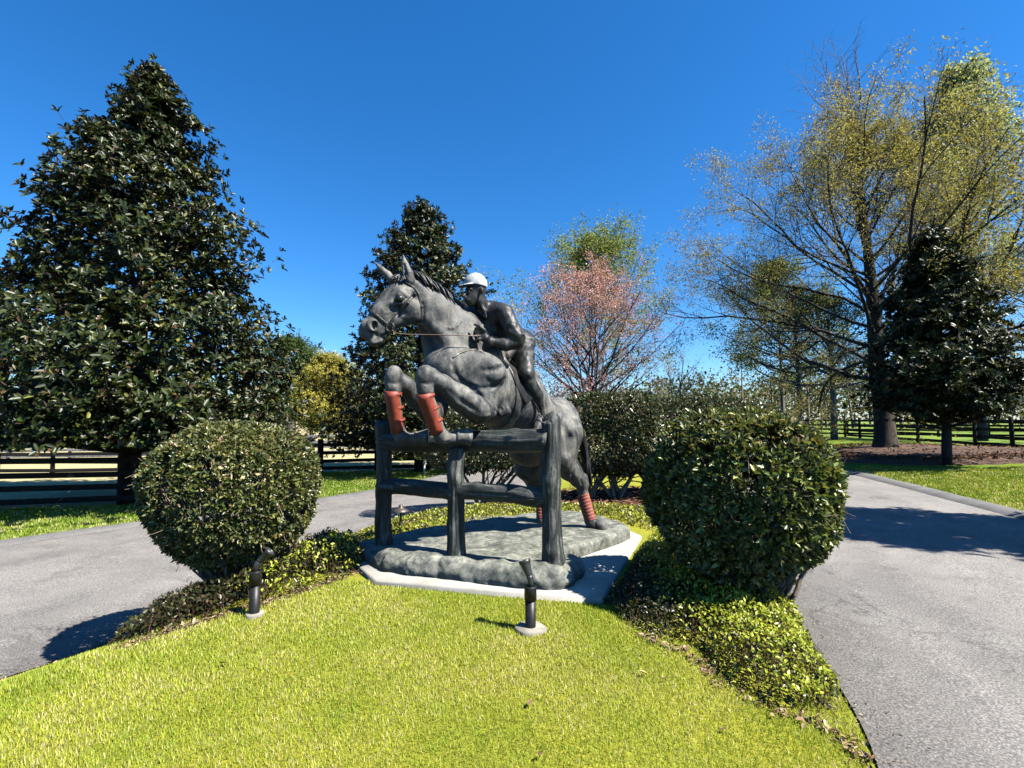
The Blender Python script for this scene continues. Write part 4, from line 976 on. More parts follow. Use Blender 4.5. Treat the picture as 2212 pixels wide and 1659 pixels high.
# big oak in first leaf
op = G(1912, 976, .20); op = np.array([op[0], op[1], zg1(op[0], op[1]) + .1])
oak = thing('oak_tree', 'big spreading oak in olive new leaf on a mulch mound', 'tree', op)
T1 = Tree(31); H = 18.2; rng = T1.rng
trunk = op + np.stack([np.array([0, .05, .02, -.15, -.2, -.35, -.5, -.55]), np.zeros(8), np.array([-.2, .5, 1.6, 3.7, 6.4, 9.4, 12.0, 14.6])], 1)
V, F = sweep(trunk, [.55, .40, .345, .31, .25, .16, .09, .03], 16, False, 1 + .10 * vnoise(np.stack(np.meshgrid(np.arange(16) * .9, np.arange(8) * 1.7) + [np.zeros((8, 16))], -1), 1)); tb = MB(); tb.add(V, F)
def on_trunk(z): return np.array([np.interp(z, trunk[:, 2] - op[2], trunk[:, i]) for i in range(3)])
nb = 60
for i in range(nb):
    u = (i + .3) / nb; z = 2.7 + u * 10.6; az = i * 2.39996 + rng.normal(0, .25)
    el = math.radians(6 + 62 * u ** .7 + rng.normal(0, 8)); ln = (9.6 * (1 - u) ** .66 + 1.2) * rng.uniform(.78, 1.08)
    if math.cos(az) < -.3: ln *= 1.02
    if math.cos(az) > .2: ln *= 1 - .35 * u
    d = np.array([math.cos(az) * math.cos(el), math.sin(az) * math.cos(el), math.sin(el)])
    T1.grow(on_trunk(z), d, ln,   .068 * (1 - u) + .026, 0, [(9, 11 if u < .5 else 8, .72, .46, .03, .13), (5, 7, .7, .50, .035, .16), (2, 5, .6, .5, .03, .2), (1, 0, .6, .5, .02, .2)])
for k in range(11):
    T1.grow(on_trunk(14.2), np.array([rng.normal() * .40 - .05, rng.normal() * .4, 1]), 4.2 * rng.uniform(.6, 1.1), .04, 0, [(5, 8, .6, .5, .05, .12), (3, 4, .6, .5, .02, .15), (2, 0, .5, .5, 0, .2)])
T1.foliage('crown', M['soft'], oak, 8, .105, .40, [(.27, .232, .070), (.33, .27, .075), (.18, .172, .06), (.21, .165, .08)], [.4, .28, .22, .1], .16,
           sel=lambda lp: (lp[:, 2] - op[2] < 14.6 + .5 * rng.normal(size=len(lp))) & (rng.random(len(lp)) < np.where(lp[:, 2] > 9, .62, .95)))
tb.build('trunk', M['bark'], oak, True); w = T1.wood('branches', M['bark_mid'], oak)

def small_tree(name, label, base, H, spread, seed, cols, wts, per, L, W=.45, bark='bark_grey', stems=1, z0=.12, el0=15, el1=65, nb=24, lvl=None, trunk_r=.14, sp=.12, droop=0, frac=1.0, lean=0):
    T = Tree(seed); rng = T.rng; base = np.array(base, float); t = thing(name, label, 'tree', base); mb = MB()
    for s_ in range(stems):
        ox = np.array([math.cos(s_ * 2.4), math.sin(s_ * 2.4), 0]) * (.0 if stems == 1 else .22 * H * .5)
        q = np.linspace(0, 1, 8)[:, None]; tr = base + ox * q ** 1.2 + np.array([lean, 0, 0]) * q + np.array([0, 0, 1]) * (q * H * .96 - .1 * (q == 0)) + .04 * H * .2 * np.sin(q * 6 + s_) * np.array([1, .5, 0])
        V, F = sweep(tr, (trunk_r * (1 - q[:, 0]) + .012) / math.sqrt(stems), 8); mb.add(V, F)
        n = max(6, nb // stems)
        for i in range(n):
            u = (i + .4) / n; z = z0 + u * (.94 - z0); p = np.array([np.interp(z, q[:, 0], tr[:, k]) for k in range(3)])
            az = i * 2.39996 + s_ + rng.normal(0, .3); el = math.radians(el0 + (el1 - el0) * u + rng.normal(0, 7)); ln = spread * (1.05 * (1 - u) ** .6 * (.55 + .45 * S(u / .25)) + .10) * rng.uniform(.75, 1.1)
            d = np.array([math.cos(az) * math.cos(el), math.sin(az) * math.cos(el), math.sin(el)])
            T.grow(p, d, ln, trunk_r * .4 * (1 - u) + .012, 0, lvl or [(5, 7, .7, .5, .05, .10), (4, 5, .7, .5, .03, .13), (2, 0, .6, .5, 0, .2)])
    mb.build('trunk', M[bark], t, True); T.wood('branches', M[bark], t, 4)
    if per: T.foliage('crown', M['soft'], t, per, L, W, cols, wts, sp, droop=droop, sel=(lambda lp: rng.random(len(lp)) < frac))
    return t
def base_at(x, Y, dz=0): p = P(x, 905, Y); return (p[0], Y, zg1(p[0], Y) + dz)
small_tree('maple_tree', 'red-budded maple beyond the clipped hedge', base_at(1272, 26), 9.2, 6.1, 41, [(.50, .24, .26), (.38, .19, .18), (.54, .36, .39)], [.45, .25, .3], 9, .095, .5, stems=4, el0=22, el1=66, nb=60, sp=.12, frac=.7, z0=.12, bark='bark_mid')
small_tree('poplar_tree', 'pale green upright tree behind the red maple', base_at(1285, 38), 15.4, 9.0, 42, [(.16, .20, .045), (.20, .22, .065)], [.6, .4], 6, .19, .5, nb=63, stems=3, el0=40, el1=75, sp=.22, z0=.2)
small_tree('poplar_tree', 'tall silvery green tree behind the oak on the right', base_at(2120, 31), 25.0, 7.0, 43, [(.30, .33, .20), (.22, .26, .13), (.38, .40, .28)], [.4, .4, .2], 8, .23, .6, nb=50, el0=35, el1=72, sp=.25, z0=.3, trunk_r=.26)
small_tree('oak_tree', 'light green tree standing behind the left limbs of the oak', base_at(1690, 44), 15.5, 6.2, 44, [(.13, .17, .035), (.15, .16, .04)], [.6, .4], 8, .22, .5, nb=34, el0=10, el1=65, sp=.25, z0=.28, trunk_r=.2)
small_tree('oak_tree', 'thin tree with a dark straight trunk left of the oak', base_at(1727, 36), 10.5, 5.2, 45, [(.15, .14, .04), (.11, .12, .035)], [.6, .4], 5, .17, .5, nb=26, el0=5, el1=60, sp=.2, z0=.36, trunk_r=.26)
small_tree('oak_tree', 'grey-trunked tree with forking stem just left of the oak', base_at(1800, 33), 9.5, 4.8, 46, [(.15, .14, .04), (.12, .12, .035)], [.6, .4], 5, .16, .5, nb=26, el0=8, el1=60, sp=.2, z0=.36, trunk_r=.22)
small_tree('oak_tree', 'oak spreading into the picture at the right edge', base_at(2360, 27), 12.5, 8.5, 47, [(.15, .13, .03), (.10, .10, .03)], [.6, .4], 3, .13, .45, nb=30, el0=12, el1=60, sp=.14, z0=.2, trunk_r=.3)
small_tree('bare_tree', 'small leafless tree right of the red maple', base_at(1462, 48), 8.0, 4.2, 48, [(.16, .13, .08)], [1], 1, .12, .4, bark='bark_far', nb=26, el0=30, el1=65, stems=2, frac=.4)
small_tree('cypress_tree', 'golden olive tree between the two magnolias', base_at(712, 46), 8.2, 4.0, 49, [(.33, .28, .045), (.25, .235, .05), (.38, .32, .06)], [.5, .3, .2], 11, .24, .42, bark='bark_far', nb=44, el0=2, el1=55, sp=.3, z0=.16, trunk_r=.2, droop=.4)
small_tree('pine_tree', 'green pine top behind the tall magnolia right flank', base_at(628, 52), 11.2, 4.2, 50, [(.05, .085, .022), (.07, .105, .03)], [.6, .4], 9, .28, .34, nb=30, el0=0, el1=50, sp=.32, z0=.35, trunk_r=.2)
small_tree('pine_tree', 'small green pine right of the taller pine', base_at(672, 62), 9.8, 3.2, 51, [(.05, .085, .022), (.07, .105, .03)], [.6, .4], 9, .30, .34, nb=24, el0=0, el1=50, sp=.34, z0=.35, trunk_r=.2)
small_tree('pine_tree', 'green pine at the left edge behind the tall magnolia', base_at(0, 40), 11.2, 4.5, 52, [(.05, .085, .022), (.07, .105, .03)], [.6, .4], 9, .28, .34, nb=30, el0=0, el1=50, sp=.32, z0=.3, trunk_r=.2)

# far wood along the horizon: reads as one mass
rng = np.random.default_rng(60); mb = MB(); tw0, tw1 = [], []
for i in range(300):
    az = -1.0 + 2.05 * (i + rng.random()) / 300; D_ = rng.uniform(70, 130); xx, yy = D_ * math.sin(az), D_ * math.cos(az)
    hh = rng.uniform(4.5, 8.5) * D_ / 80 * (1.35 if az > .25 else 1); rr = hh * rng.uniform(.34, .60); zb = zg1(xx, yy)
    if rng.random() < .35: tw0.append((xx, yy, zb - .3)); tw1.append((xx + rng.normal() * .4, yy, zb + hh * rng.uniform(.5, .9)))
    n = 175; q = rdir(n, rng) * rng.uniform(.55, 1.05, (n, 1)) * [rr, rr, hh * .40]; p = q + [xx, yy, zb + hh * .44]
    ll = rng.uniform(.35, .8, n) * D_ / 90; V, F = flecks(p, rdir(n, rng), rdir(n, rng) + [0, 0, .6], ll, ll * .6)
    base_c = .62 * np.array([(.15, .145, .05), (.18, .15, .07), (.10, .125, .035), (.17, .14, .09), (.06, .085, .025)][rng.choice(5)]); mb.add(V, F, np.repeat(base_c * rng.uniform(.7, 1.3, (n, 1)), 4, 0))
o = mb.build('distant_wood', M['soft']); tag(o, 'far belt of spring woodland along the horizon', 'wood', kind='stuff')
V, F = frusta(np.array(tw0), np.array(tw1), np.full(len(tw0), .22), np.full(len(tw0), .08), 5); o = obj('distant_trunks', mesh('distant_trunks', V, F, M['bark_far'], True)); tag(o, 'pale trunks of the far woodland', 'wood', kind='stuff')

# ---- clipped shrubs
def shrub(name, label, c, stem_base, shape, L, n, seed, cols, wts, nst=60, cat='shrub', top_light=None, inner=.5, W=.42, stem_r=.035, stub=None, group=None):
    """shape(dirs)->radius vector scale; c centre"""
    rng = np.random.default_rng(seed); c = np.array(c, float); stem_base = np.array(stem_base, float)
    t = thing(name, label, cat, stem_base, group)
    NL = 5; ns_ = n // NL; d = rdir(ns_, rng); R = shape(d); dep = 1 - np.minimum(rng.exponential(.042, ns_), inner) + rng.normal(0, .009, ns_)
    p = c + d * (R * dep)[:, None]; nrm = unit(d / np.maximum(R, .05)[:, None]); p += .035 * vnoise(p, 3.5)[:, None] * nrm
    hole = vnoise(p, 5.5) < -.52; ax_ = unit(nrm * .7 + rng.normal(size=(ns_, 3)) * .6 + [0, 0, .35]); k_ = ~hole; p, ax_, nrm = p[k_], ax_[k_], nrm[k_]
    stray = rng.random(len(p)) < .003; p[stray] += nrm[stray] * rng.uniform(.03, .10, (int(stray.sum()), 1))
    V, F = rosettes(p, ax_, NL, L, W, rng, (.35, 1.2), .12); n = len(p) * NL; col = tints(n, cols, wts, rng, .3)
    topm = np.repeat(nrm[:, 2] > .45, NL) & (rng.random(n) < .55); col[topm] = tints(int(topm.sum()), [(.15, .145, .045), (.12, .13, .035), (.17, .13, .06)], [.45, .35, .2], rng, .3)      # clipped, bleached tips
    obj('foliage', mesh('foliage', V, F, M['shrub'], False, np.repeat(col, 6, 0)), t)
    mb = MB(); T = Tree(seed + 1)
    for i in range(nst):
        dd = rdir(1, rng)[0]; dd[2] = abs(dd[2]) * .8 - .25; dd = dd / np.linalg.norm(dd); R1 = shape(dd[None]); e = c + dd * (R1[0] if R1.ndim == 2 else R1[0]) * rng.uniform(.90, .985)
        a = stem_base + np.array([rng.normal() * .05, rng.normal() * .05, -.1]); m = (a + e) / 2 + np.array([0, 0, -.22 * np.linalg.norm((e - a)[:2])]) + rng.normal(size=3) * .05
        q = np.linspace(0, 1, 9)[:, None]; pts = (1 - q) ** 2 * a + 2 * q * (1 - q) * m + q * q * e; pts[1:-1] += rng.normal(size=(7, 3)) * .012
        T.p0 += list(pts[:-1]); T.p1 += list(pts[1:]); k = stem_r * np.linspace(1, .10, 9) * rng.uniform(.5, 1); T.r0 += list(k[:-1]); T.r1 += list(k[1:])
        for _ in range(6):                      # short visible twigs just under the leaves
            j = rng.integers(5, 9); b0 = pts[j]; dv = unit(unit(e - c) * .6 + rng.normal(size=3)); T.p0.append(b0); T.p1.append(b0 + dv * rng.uniform(.08, .22)); T.r0.append(.0035); T.r1.append(.002)
    T.wood('stems', M['twig'], t, 5, .0022); return t
def ball(rx, rz_up, rz_dn, low=1.62, flat=2.0):
    def f(d):                                    # rounded above, drawn in below like a goblet
        up = d[:, 2] > 0; z = np.abs(d[:, 2]); hxy = np.hypot(d[:, 0], d[:, 1]); rz = np.where(up, rz_up, rz_dn); e = np.where(up, flat, low)
        k = ((hxy / rx) ** e + (z / rz) ** e) ** (-1 / e); return k
    return f
GREEN = [(.075, .090, .021), (.115, .125, .030), (.036, .050, .013), (.18, .17, .05), (.14, .085, .035)]
lb = P(508, 1046, 4.85)
shrub('clipped_shrub', 'round clipped evergreen shrub left of the statue', lb, (P(525, 1200, 4.85)[0], 4.85, zg1(-2.6, 4.85)), ball(.75, .575, .82, low=1.85, flat=2.2), .050, 40000, 70, GREEN, [.34, .26, .22, .13, .05], 70)
rb = P(1592, 1048, 4.62)
shrub('clipped_shrub', 'larger round clipped evergreen shrub right of the statue', rb, (P(1640, 1200, 4.62)[0], 4.62, zg1(2.3, 4.62)), ball(.80, .685, .84, low=2.0, flat=2.2), .070, 34000, 72, [(.085, .115, .026), (.16, .185, .050), (.034, .050, .013), (.27, .28, .09), (.16, .11, .05)], [.36, .28, .22, .11, .03], 80)
# tall hedge shrubs behind the statue: leafy boxes on bare branching stems
def hedge(label, c, rx, ry, z0, z1, seed, n, stems):
    rng = np.random.default_rng(seed); c = np.array(c, float); g0 = zg1(c[0], c[1]); t = thing('clipped_hedge', label, 'hedge', (c[0], c[1], g0))
    d = rdir(n, rng); k = (np.abs(d[:, 0] / rx) ** 4 + np.abs(d[:, 1] / ry) ** 4 + np.abs(d[:, 2] / ((z1 - z0) / 2)) ** 4) ** -.25
    p = np.array([c[0], c[1], (z0 + z1) / 2]) + d * (k * (1 - np.minimum(rng.exponential(.07, n), .55)))[:, None]; p += .12 * vnoise(p, 2.2)[:, None] * d
    ld = unit(d * .5 + rng.normal(size=(n, 3)) * .8 + [0, 0, .2]); ll = .085 * rng.uniform(.55, 1.25, n)
    V, F = flecks(p, ld, d * .7 + rng.normal(size=(n, 3)) * .6 + [0, 0, .3], ll, ll * .5)
    obj('foliage', mesh('foliage', V, F, M['shrub'], False, np.repeat(tints(n, [(.035, .047, .016), (.055, .065, .022), (.022, .032, .011), (.12, .10, .05), (.10, .06, .035)], [.34, .24, .22, .13, .07], rng, .3), 4, 0)), t)
    T = Tree(seed + 1)
    for s_ in stems:
        for k in range(7):
            a = np.array([c[0] + s_ + rng.normal() * .08, c[1] + rng.normal() * .08, g0 - .05]); e = np.array([c[0] + s_ + rng.normal() * rx * .5, c[1] + rng.normal() * ry * .6, z0 + (z1 - z0) * rng.uniform(.3, .7)])
            T.grow(a, np.array([(e - a)[0] * .8, (e - a)[1] * .8, 1.0]), np.linalg.norm(e - a), .045, 0, [(6, 5, .6, .5, .02, .10), (4, 3, .6, .5, .03, .15), (2, 0, .5, .5, 0, .2)])
    T.wood('stems', M['twig'], t, 5, .005); return t
hc = P(1030, 905, 11.2); hedge('leafy hedge shrub seen between the jump posts', (hc[0] + .05, 11.2, 0), 1.15, .75, .50, 1.95, 80, 15000, [.1])
hc = P(1318, 905, 10.6); hedge('tall clipped hedge just right of the horse tail', (hc[0] - .05, 10.6, 0), 1.05, .85, .50, 2.10, 82, 20000, [-.45, .2])
hc = P(1500, 905, 11.0); hedge('long clipped hedge behind the right round shrub', (hc[0] + .1, 11.0, 0), 1.55, .85, .35, 2.04, 84, 22000, [-.8, .7])

# ------------------------------------------------------------------ ground cover, lawn, verge
def cover(name, label, poly, hfun, n, L, seed, cols, wts, top, ztop=.35):
    rng = np.random.default_rng(seed); poly = catmull(np.concatenate([poly, poly[:1]]), 6)[:-1]; q = inpoly(poly, n, rng)
    d = sdpoly(q[:, 0], q[:, 1], poly) + .05 * vnoise(np.c_[q, q[:, 0] * 0], 6)
    h = hfun(q[:, 0], q[:, 1]) * np.sqrt(np.clip(d / .22, 0, 1)) * (1 + .22 * vnoise(np.c_[q, q[:, 0] * 0 + 3], 5)); u = rng.beta(3, 1.1, n)
    p = np.c_[q, zg(q[:, 0], q[:, 1]) + h * u + .005]; ld = unit(rng.normal(size=(n, 3)) + [0, 0, .35]); ll = L * rng.uniform(.55, 1.25, n)
    V, F = flecks(p, ld, rng.normal(size=(n, 3)) * .6 + [0, 0, 1], ll, ll * .55); col = tints(n, cols, wts, rng, .3)
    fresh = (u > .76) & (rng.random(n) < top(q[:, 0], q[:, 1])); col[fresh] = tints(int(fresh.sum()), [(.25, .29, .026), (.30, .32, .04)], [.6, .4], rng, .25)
    m = max(1, n // 14); s_ = rng.integers(0, n, m); a = p[s_] * [1, 1, 0] + np.c_[np.zeros((m, 2)), zg(q[s_, 0], q[s_, 1])]; a[:, :2] += rng.normal(0, .06, (m, 2))
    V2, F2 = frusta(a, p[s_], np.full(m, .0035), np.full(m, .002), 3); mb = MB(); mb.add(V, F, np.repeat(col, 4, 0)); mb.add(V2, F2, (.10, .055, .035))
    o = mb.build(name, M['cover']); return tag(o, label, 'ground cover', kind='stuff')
DARK = [(.022, .028, .010), (.042, .044, .015), (.060, .038, .02), (.075, .08, .024)]
def gp(pts): return np.array([GT(x, y)[:2] for x, y, z in pts])
LEFTC = gp([(240, 1398, -.62), (330, 1378, 0), (440, 1345, -.35), (560, 1312, -.12), (680, 1275, 0), (765, 1240, .02), (790, 1205, 0), (745, 1190, -.1), (660, 1205, -.45), (560, 1240, -.6), (460, 1275, 0), (350, 1325, -.66)])
cover('ground_cover', 'low strip of leafy ground cover along the left road edge', LEFTC, lambda x, y: .24 + .08 * S((x + 3.2) / 1.2), 20000, .042, 90, DARK, [.35, .3, .25, .1], lambda x, y: .7 * S((x + 2.5) / .6))
LEFTB = gp([(760, 1215, 0), (800, 1195, .0), (850, 1165, 0), (900, 1120, -.1), (1000, 1110, -.1), (1120, 1098, -.1), (1050, 1088, -.2), (930, 1100, -.3), (850, 1140, -.5), (740, 1172, -.5)])
BACKC = np.array([(-1.9, 6.3), (-1.0, 7.1), (.2, 8.3), (1.5, 8.2), (2.0, 7.3), (2.9, 7.0), (3.4, 8.0), (2.4, 9.2), (.4, 9.9), (-1.6, 10.4), (-2.5, 9.4), (-2.9, 8.0)])
cover('ground_cover', 'yellowish low ground cover behind the statue base', BACKC, lambda x, y: .10 + 0 * x, 15000, .05, 91, [(.055, .062, .016), (.12, .125, .025), (.11, .085, .03)], [.35, .4, .25], lambda x, y: .6 + 0 * x)
RIGHTC = gp([(1395, 1180, 0), (1340, 1262, 0), (1310, 1305, 0), (1400, 1375, 0), (1495, 1395, -.02), (1560, 1465, -.03), (1670, 1530, -.05), (1745, 1545, -.08), (1795, 1535, -.1)]); rs_ = INS[(INS[:, 1] > 3.15) & (INS[:, 1] < 5.6) & (INS[:, 0] > 0)] + [-.02, 0]; RIGHTC = np.concatenate([RIGHTC, rs_[::3], gp([(1560, 1180, -.1), (1470, 1165, -.05)])])
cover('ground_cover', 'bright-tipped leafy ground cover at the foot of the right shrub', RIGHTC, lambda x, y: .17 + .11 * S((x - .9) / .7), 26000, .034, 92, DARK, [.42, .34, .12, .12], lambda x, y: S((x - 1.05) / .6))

def blades(name, q, z, h, w, seed, cols, wts, dens_cols=True, lean=.5):
    rng = np.random.default_rng(seed); n = len(q); a = rng.random(n) * 6.283; d = np.stack([np.cos(a), np.sin(a)], -1)
    hh = h * rng.uniform(.5, 1.2, n); le = lean * rng.uniform(.15, 1.3, n); s = np.stack([-d[:, 1], d[:, 0]], -1); p = np.c_[q, z]
    def pt(f, side, ww):
        o = np.zeros((n, 3)); o[:, :2] = d * (le * hh * f ** 2)[:, None] + s * (side * ww * w)[:, None]; o[:, 2] = hh * (f - .18 * f * f * le); return p + o
    V = np.stack([pt(0, -1, .6), pt(0, 1, .6), pt(1, 0, 0)], 1).reshape(-1, 3); F3 = np.arange(n)[:, None] * 3 + np.array([[0, 1, 2]])
    f = vnoise(np.c_[q, q[:, 0] * 0], .9) * .5 + vnoise(np.c_[q, q[:, 0] * 0 + 5], 3.2) * .5
    col = tints(n, cols, wts, rng, .25); col *= (1 + .26 * f)[:, None]; col[:, 0] *= 1 + .16 * f; dry = rng.random(n) < np.clip(.16 + .36 * f, .03, .6); col[dry] = np.array([.55, .48, .24]) * rng.uniform(.6, 1.2, (int(dry.sum()), 1))
    return obj(name, mesh(name, V, [F3], M['grass'], False, np.repeat(col, 3, 0)))
GR = [(.30, .355, .030), (.37, .405, .05), (.21, .285, .026)]; GW = [.45, .3, .25]
rng = np.random.default_rng(100)
LAWN = np.concatenate([INS[(INS[:, 1] < 5.3) & (INS[:, 0] < 0)][::1], [[-1.5, 1.0], [1.35, 1.0]], INS[(INS[:, 1] < 3.6) & (INS[:, 1] > 1.1) & (INS[:, 0] > 0)], gp([(1690, 1530, -.05), (1570, 1465, 0), (1500, 1388, 0), (1400, 1372, 0), (1300, 1300, 0), (1060, 1274, 0), (812, 1254, 0), (690, 1258, 0), (560, 1302, -.1), (400, 1345, -.35)])])
q = inpoly(LAWN, 510000, rng); dist = np.hypot(q[:, 0], q[:, 1]); vis = np.abs(q[:, 0]) < q[:, 1] * 1.25 + .5
q = q[vis & (rng.random(len(q)) < np.clip(3.4 / dist, .35, 1))]; ed = sdpoly(q[:, 0], q[:, 1], LAWN)
keep = ed > .05 * rng.random(len(q)); q = q[keep]; dist = np.hypot(q[:, 0], q[:, 1])
o = blades('lawn_grass', q, zg(q[:, 0], q[:, 1]) - .004, .031, np.clip(.0013 * dist, .0024, .007), 101, GR, GW); tag(o, 'bright green mown lawn in front of the statue', 'grass', kind='stuff')
def verge(label, poly, n, h, wk, seed, cols=GR, wts=GW):
    rng = np.random.default_rng(seed); q = inpoly(poly, n, rng); d = np.hypot(q[:, 0], q[:, 1]); o = blades('verge_grass', q, zg(q[:, 0], q[:, 1]) - .004, h, wk * d, seed + 1, cols, wts); return tag(o, label, 'grass', kind='stuff')
og = OUTS + nrm * .55; lft = og[(og[:, 0] < -2.5) & (og[:, 1] < 20.5) & (og[:, 1] > 5)]
VG = [(.15, .235, .014), (.19, .26, .02), (.11, .18, .012)]
verge('green grass verge between the left road and the paddock fence', np.concatenate([lft, [[-15.5, 12.6], [-13.6, 13.2], [-8.3, 14.8], [-8.5, 22.8], [-4.3, 23.9], [-3.0, 23]]]), 62000, .06, .0015, 110, VG)
rgt = og[(og[:, 0] > 8) & (og[:, 1] > 5) & (og[:, 1] < 17)]
verge('green grass verge between the right road and the mulch mound', np.concatenate([rgt, [[12.2, 17.4], [13.2, 15.4], [15.6, 15.2], [18.5, 15.6], [16.5, 12], [12, 7]]]), 60000, .05, .0014, 112, [(.18, .24, .015), (.22, .25, .02), (.125, .185, .014)])
q = inpoly(LAWN, 46, rng); FALLEN = q[q[:, 1] > 1.6]
# litter along the bed edge, chips on the mulch
def litter(name, label, q, L, seed, cols, wts, mat='chip'):
    rng = np.random.default_rng(seed); n = len(q); z = zg(q[:, 0], q[:, 1]) + .012 + rng.random(n) * .02; d = rdir(n, rng) * [1, 1, .25]; ll = L * rng.uniform(.4, 1.4, n)
    V, F = leaves(np.c_[q, z], d, rng.normal(size=(n, 3)) * .4 + [0, 0, 1], ll, ll * rng.uniform(.15, .5, n), .1, .15); o = obj(name, mesh(name, V, F, M[mat], False, np.repeat(tints(n, cols, wts, rng, .35), 6, 0))); return tag(o, label, 'litter', kind='stuff')
BR = [(.14, .085, .05), (.21, .145, .085), (.07, .04, .025), (.27, .215, .14)]
edge = catmull(gp([(1395, 1382, 0), (1440, 1400, 0), (1500, 1425, 0), (1560, 1480, -.02), (1670, 1540, -.05), (1750, 1556, -.1), (1830, 1610, -.12), (1880, 1660, -.13)]), 20)
q = edge[rng.integers(0, len(edge), 380)] + rng.normal(0, .03, (380, 2)); litter('leaf_litter', 'dry leaves and mulch scraps along the right bed edge', q, .04, 120, BR, [.3, .3, .2, .2])
edge = catmull(gp([(260, 1402, -.6), (420, 1350, -.3), (560, 1308, -.1), (690, 1266, 0), (780, 1232, 0)]), 20)
q = edge[rng.integers(0, len(edge), 800)] + rng.normal(0, .035, (800, 2)); litter('leaf_litter', 'brown scraps along the left bed edge', q, .035, 121, BR, [.3, .3, .2, .2])
o = litter('fallen_leaves', 'few dry brown leaves lying on the front lawn', FALLEN, .05, 124, [(.16, .09, .05), (.10, .06, .04), (.30, .2, .11)], [.4, .3, .3]); o.location.z = .012
ei = INS[(INS[:, 1] > 2) & (INS[:, 1] < 12)]; q = ei[rng.integers(0, len(ei), 1400)] + rng.normal(0, .10, (1400, 2)); litter('road_grit', 'dry scraps lying along the inner road edges', q, .022, 123, BR, [.3, .3, .2, .2])
q = inpoly(ob, 9000, rng); q = q[np.hypot(q[:, 0] - op[0], q[:, 1] - op[1]) > .5]; o = litter('mulch_chips', 'bark chips on the mound under the oak', q, .12, 125, [(.13, .065, .035), (.20, .115, .06), (.06, .03, .02)], [.4, .3, .3]); o.location.z = .17
q = inpoly(hb, 5000, rng); o = litter('mulch_chips', 'reddish bark chips under the hedge', q, .09, 122, [(.14, .06, .04), (.20, .10, .06), (.07, .035, .025)], [.4, .3, .3]); o.location.z = .05
# ------------------------------------------------------------------ fences
def shared(name, me, parent, M4):
    o = bpy.data.objects.new(name, me); COL.objects.link(o); o.parent = parent
    o.matrix_local = Matrix.Translation(-Vector(parent.location)) @ M4; return o
bx_, bf_ = box((0, 0, 0), 1, 1, 1)
ME_BOARD = mesh('board', bx_, bf_, M['fence']); ME_BOARDG = mesh('board_grey', bx_, bf_, M['fence_grey'])
V, F = lathe([(0, 0), (.088, 0), (.082, 1), (.07, 1.012), (0, 1.014)], 9); ME_POST = mesh('post', V, F, M['fence'], True)
V, F = lathe([(0, 0), (.088, 0), (.082, 1), (.07, 1.012), (0, 1.014)], 9); ME_POSTG = mesh('post_grey', V, F, M['fence_grey'], True)
def fence(label, pts, sp=2.44, h=1.45, boards=(.17, .52, .87, 1.24), bw=.15, grey=False, wk=1.0):
    pts = np.asarray(pts, float); c = pts[0]; t = thing('paddock_fence', label, 'fence', (c[0], c[1], zg1(*c))); rng = np.random.default_rng(int(abs(c[0] * 100)))
    posts = []
    for a, b in zip(pts[:-1], pts[1:]):
        n = max(1, round(np.linalg.norm(b - a) / sp)); posts += [a + (b - a) * i / n for i in range(n)]
    posts.append(pts[-1])
    for p in posts:
        z = zg1(*p); m = Matrix.Translation((p[0], p[1], z - .1)) @ Matrix.Rotation(rng.normal(0, .012), 4, 'X') @ Matrix.Rotation(rng.normal(0, .012), 4, 'Y') @ Matrix.Diagonal((wk, wk, h + .1 + rng.normal(0, .015), 1))
        shared('post', ME_POSTG if grey else ME_POST, t, m)
    for a, b in zip(posts[:-1], posts[1:]):
        za, zb = zg1(*a), zg1(*b); d = b - a; L = np.linalg.norm(d); off = np.array([d[1], -d[0]]) / L * .10
        for k in boards:
            p0 = Vector((*(a + off), za + k + rng.normal(0, .012))); p1 = Vector((*(b + off), zb + k + rng.normal(0, .012))); dv = p1 - p0
            R = dv.to_track_quat('X', 'Z').to_matrix().to_4x4(); m = Matrix.Translation((p0 + p1) / 2) @ R @ Matrix.Diagonal((dv.length + .1, .028, bw, 1)); shared('board', ME_BOARDG if grey else ME_BOARD, t, m)
fence('black board fence behind the left verge under the tall magnolia', [(-21.0, 11.3), (-13.67, 13.35), (-8.2, 15.0)], wk=1.25)
fence('black fence stretch running away behind the left round shrub', [(-8.2, 15.1), (-8.75, 22.9)])
fence('black board fence beyond the road seen between shrub and jump', [(-8.7, 23.0), (-4.0, 24.2), (.8, 25.2)])
fence('black board fence on the right beyond the oak mulch mound', [(21.2, 17.6), (21.9, 22.0), (25.2, 38.0)], sp=2.3)
fence('far grey paddock fence seen through the left black fence', [(-42, 27), (-18, 33), (-6, 37)], sp=3.0, h=1.35, grey=True)
fence('far dark paddock fence across the left pasture', [(-34, 21.0), (-17.5, 22.5), (-12, 30)], sp=2.6, h=1.35)
fence('far paddock fence across the green field on the right', [(22.5, 44), (40, 34), (60, 26)], sp=3.0, h=1.4)

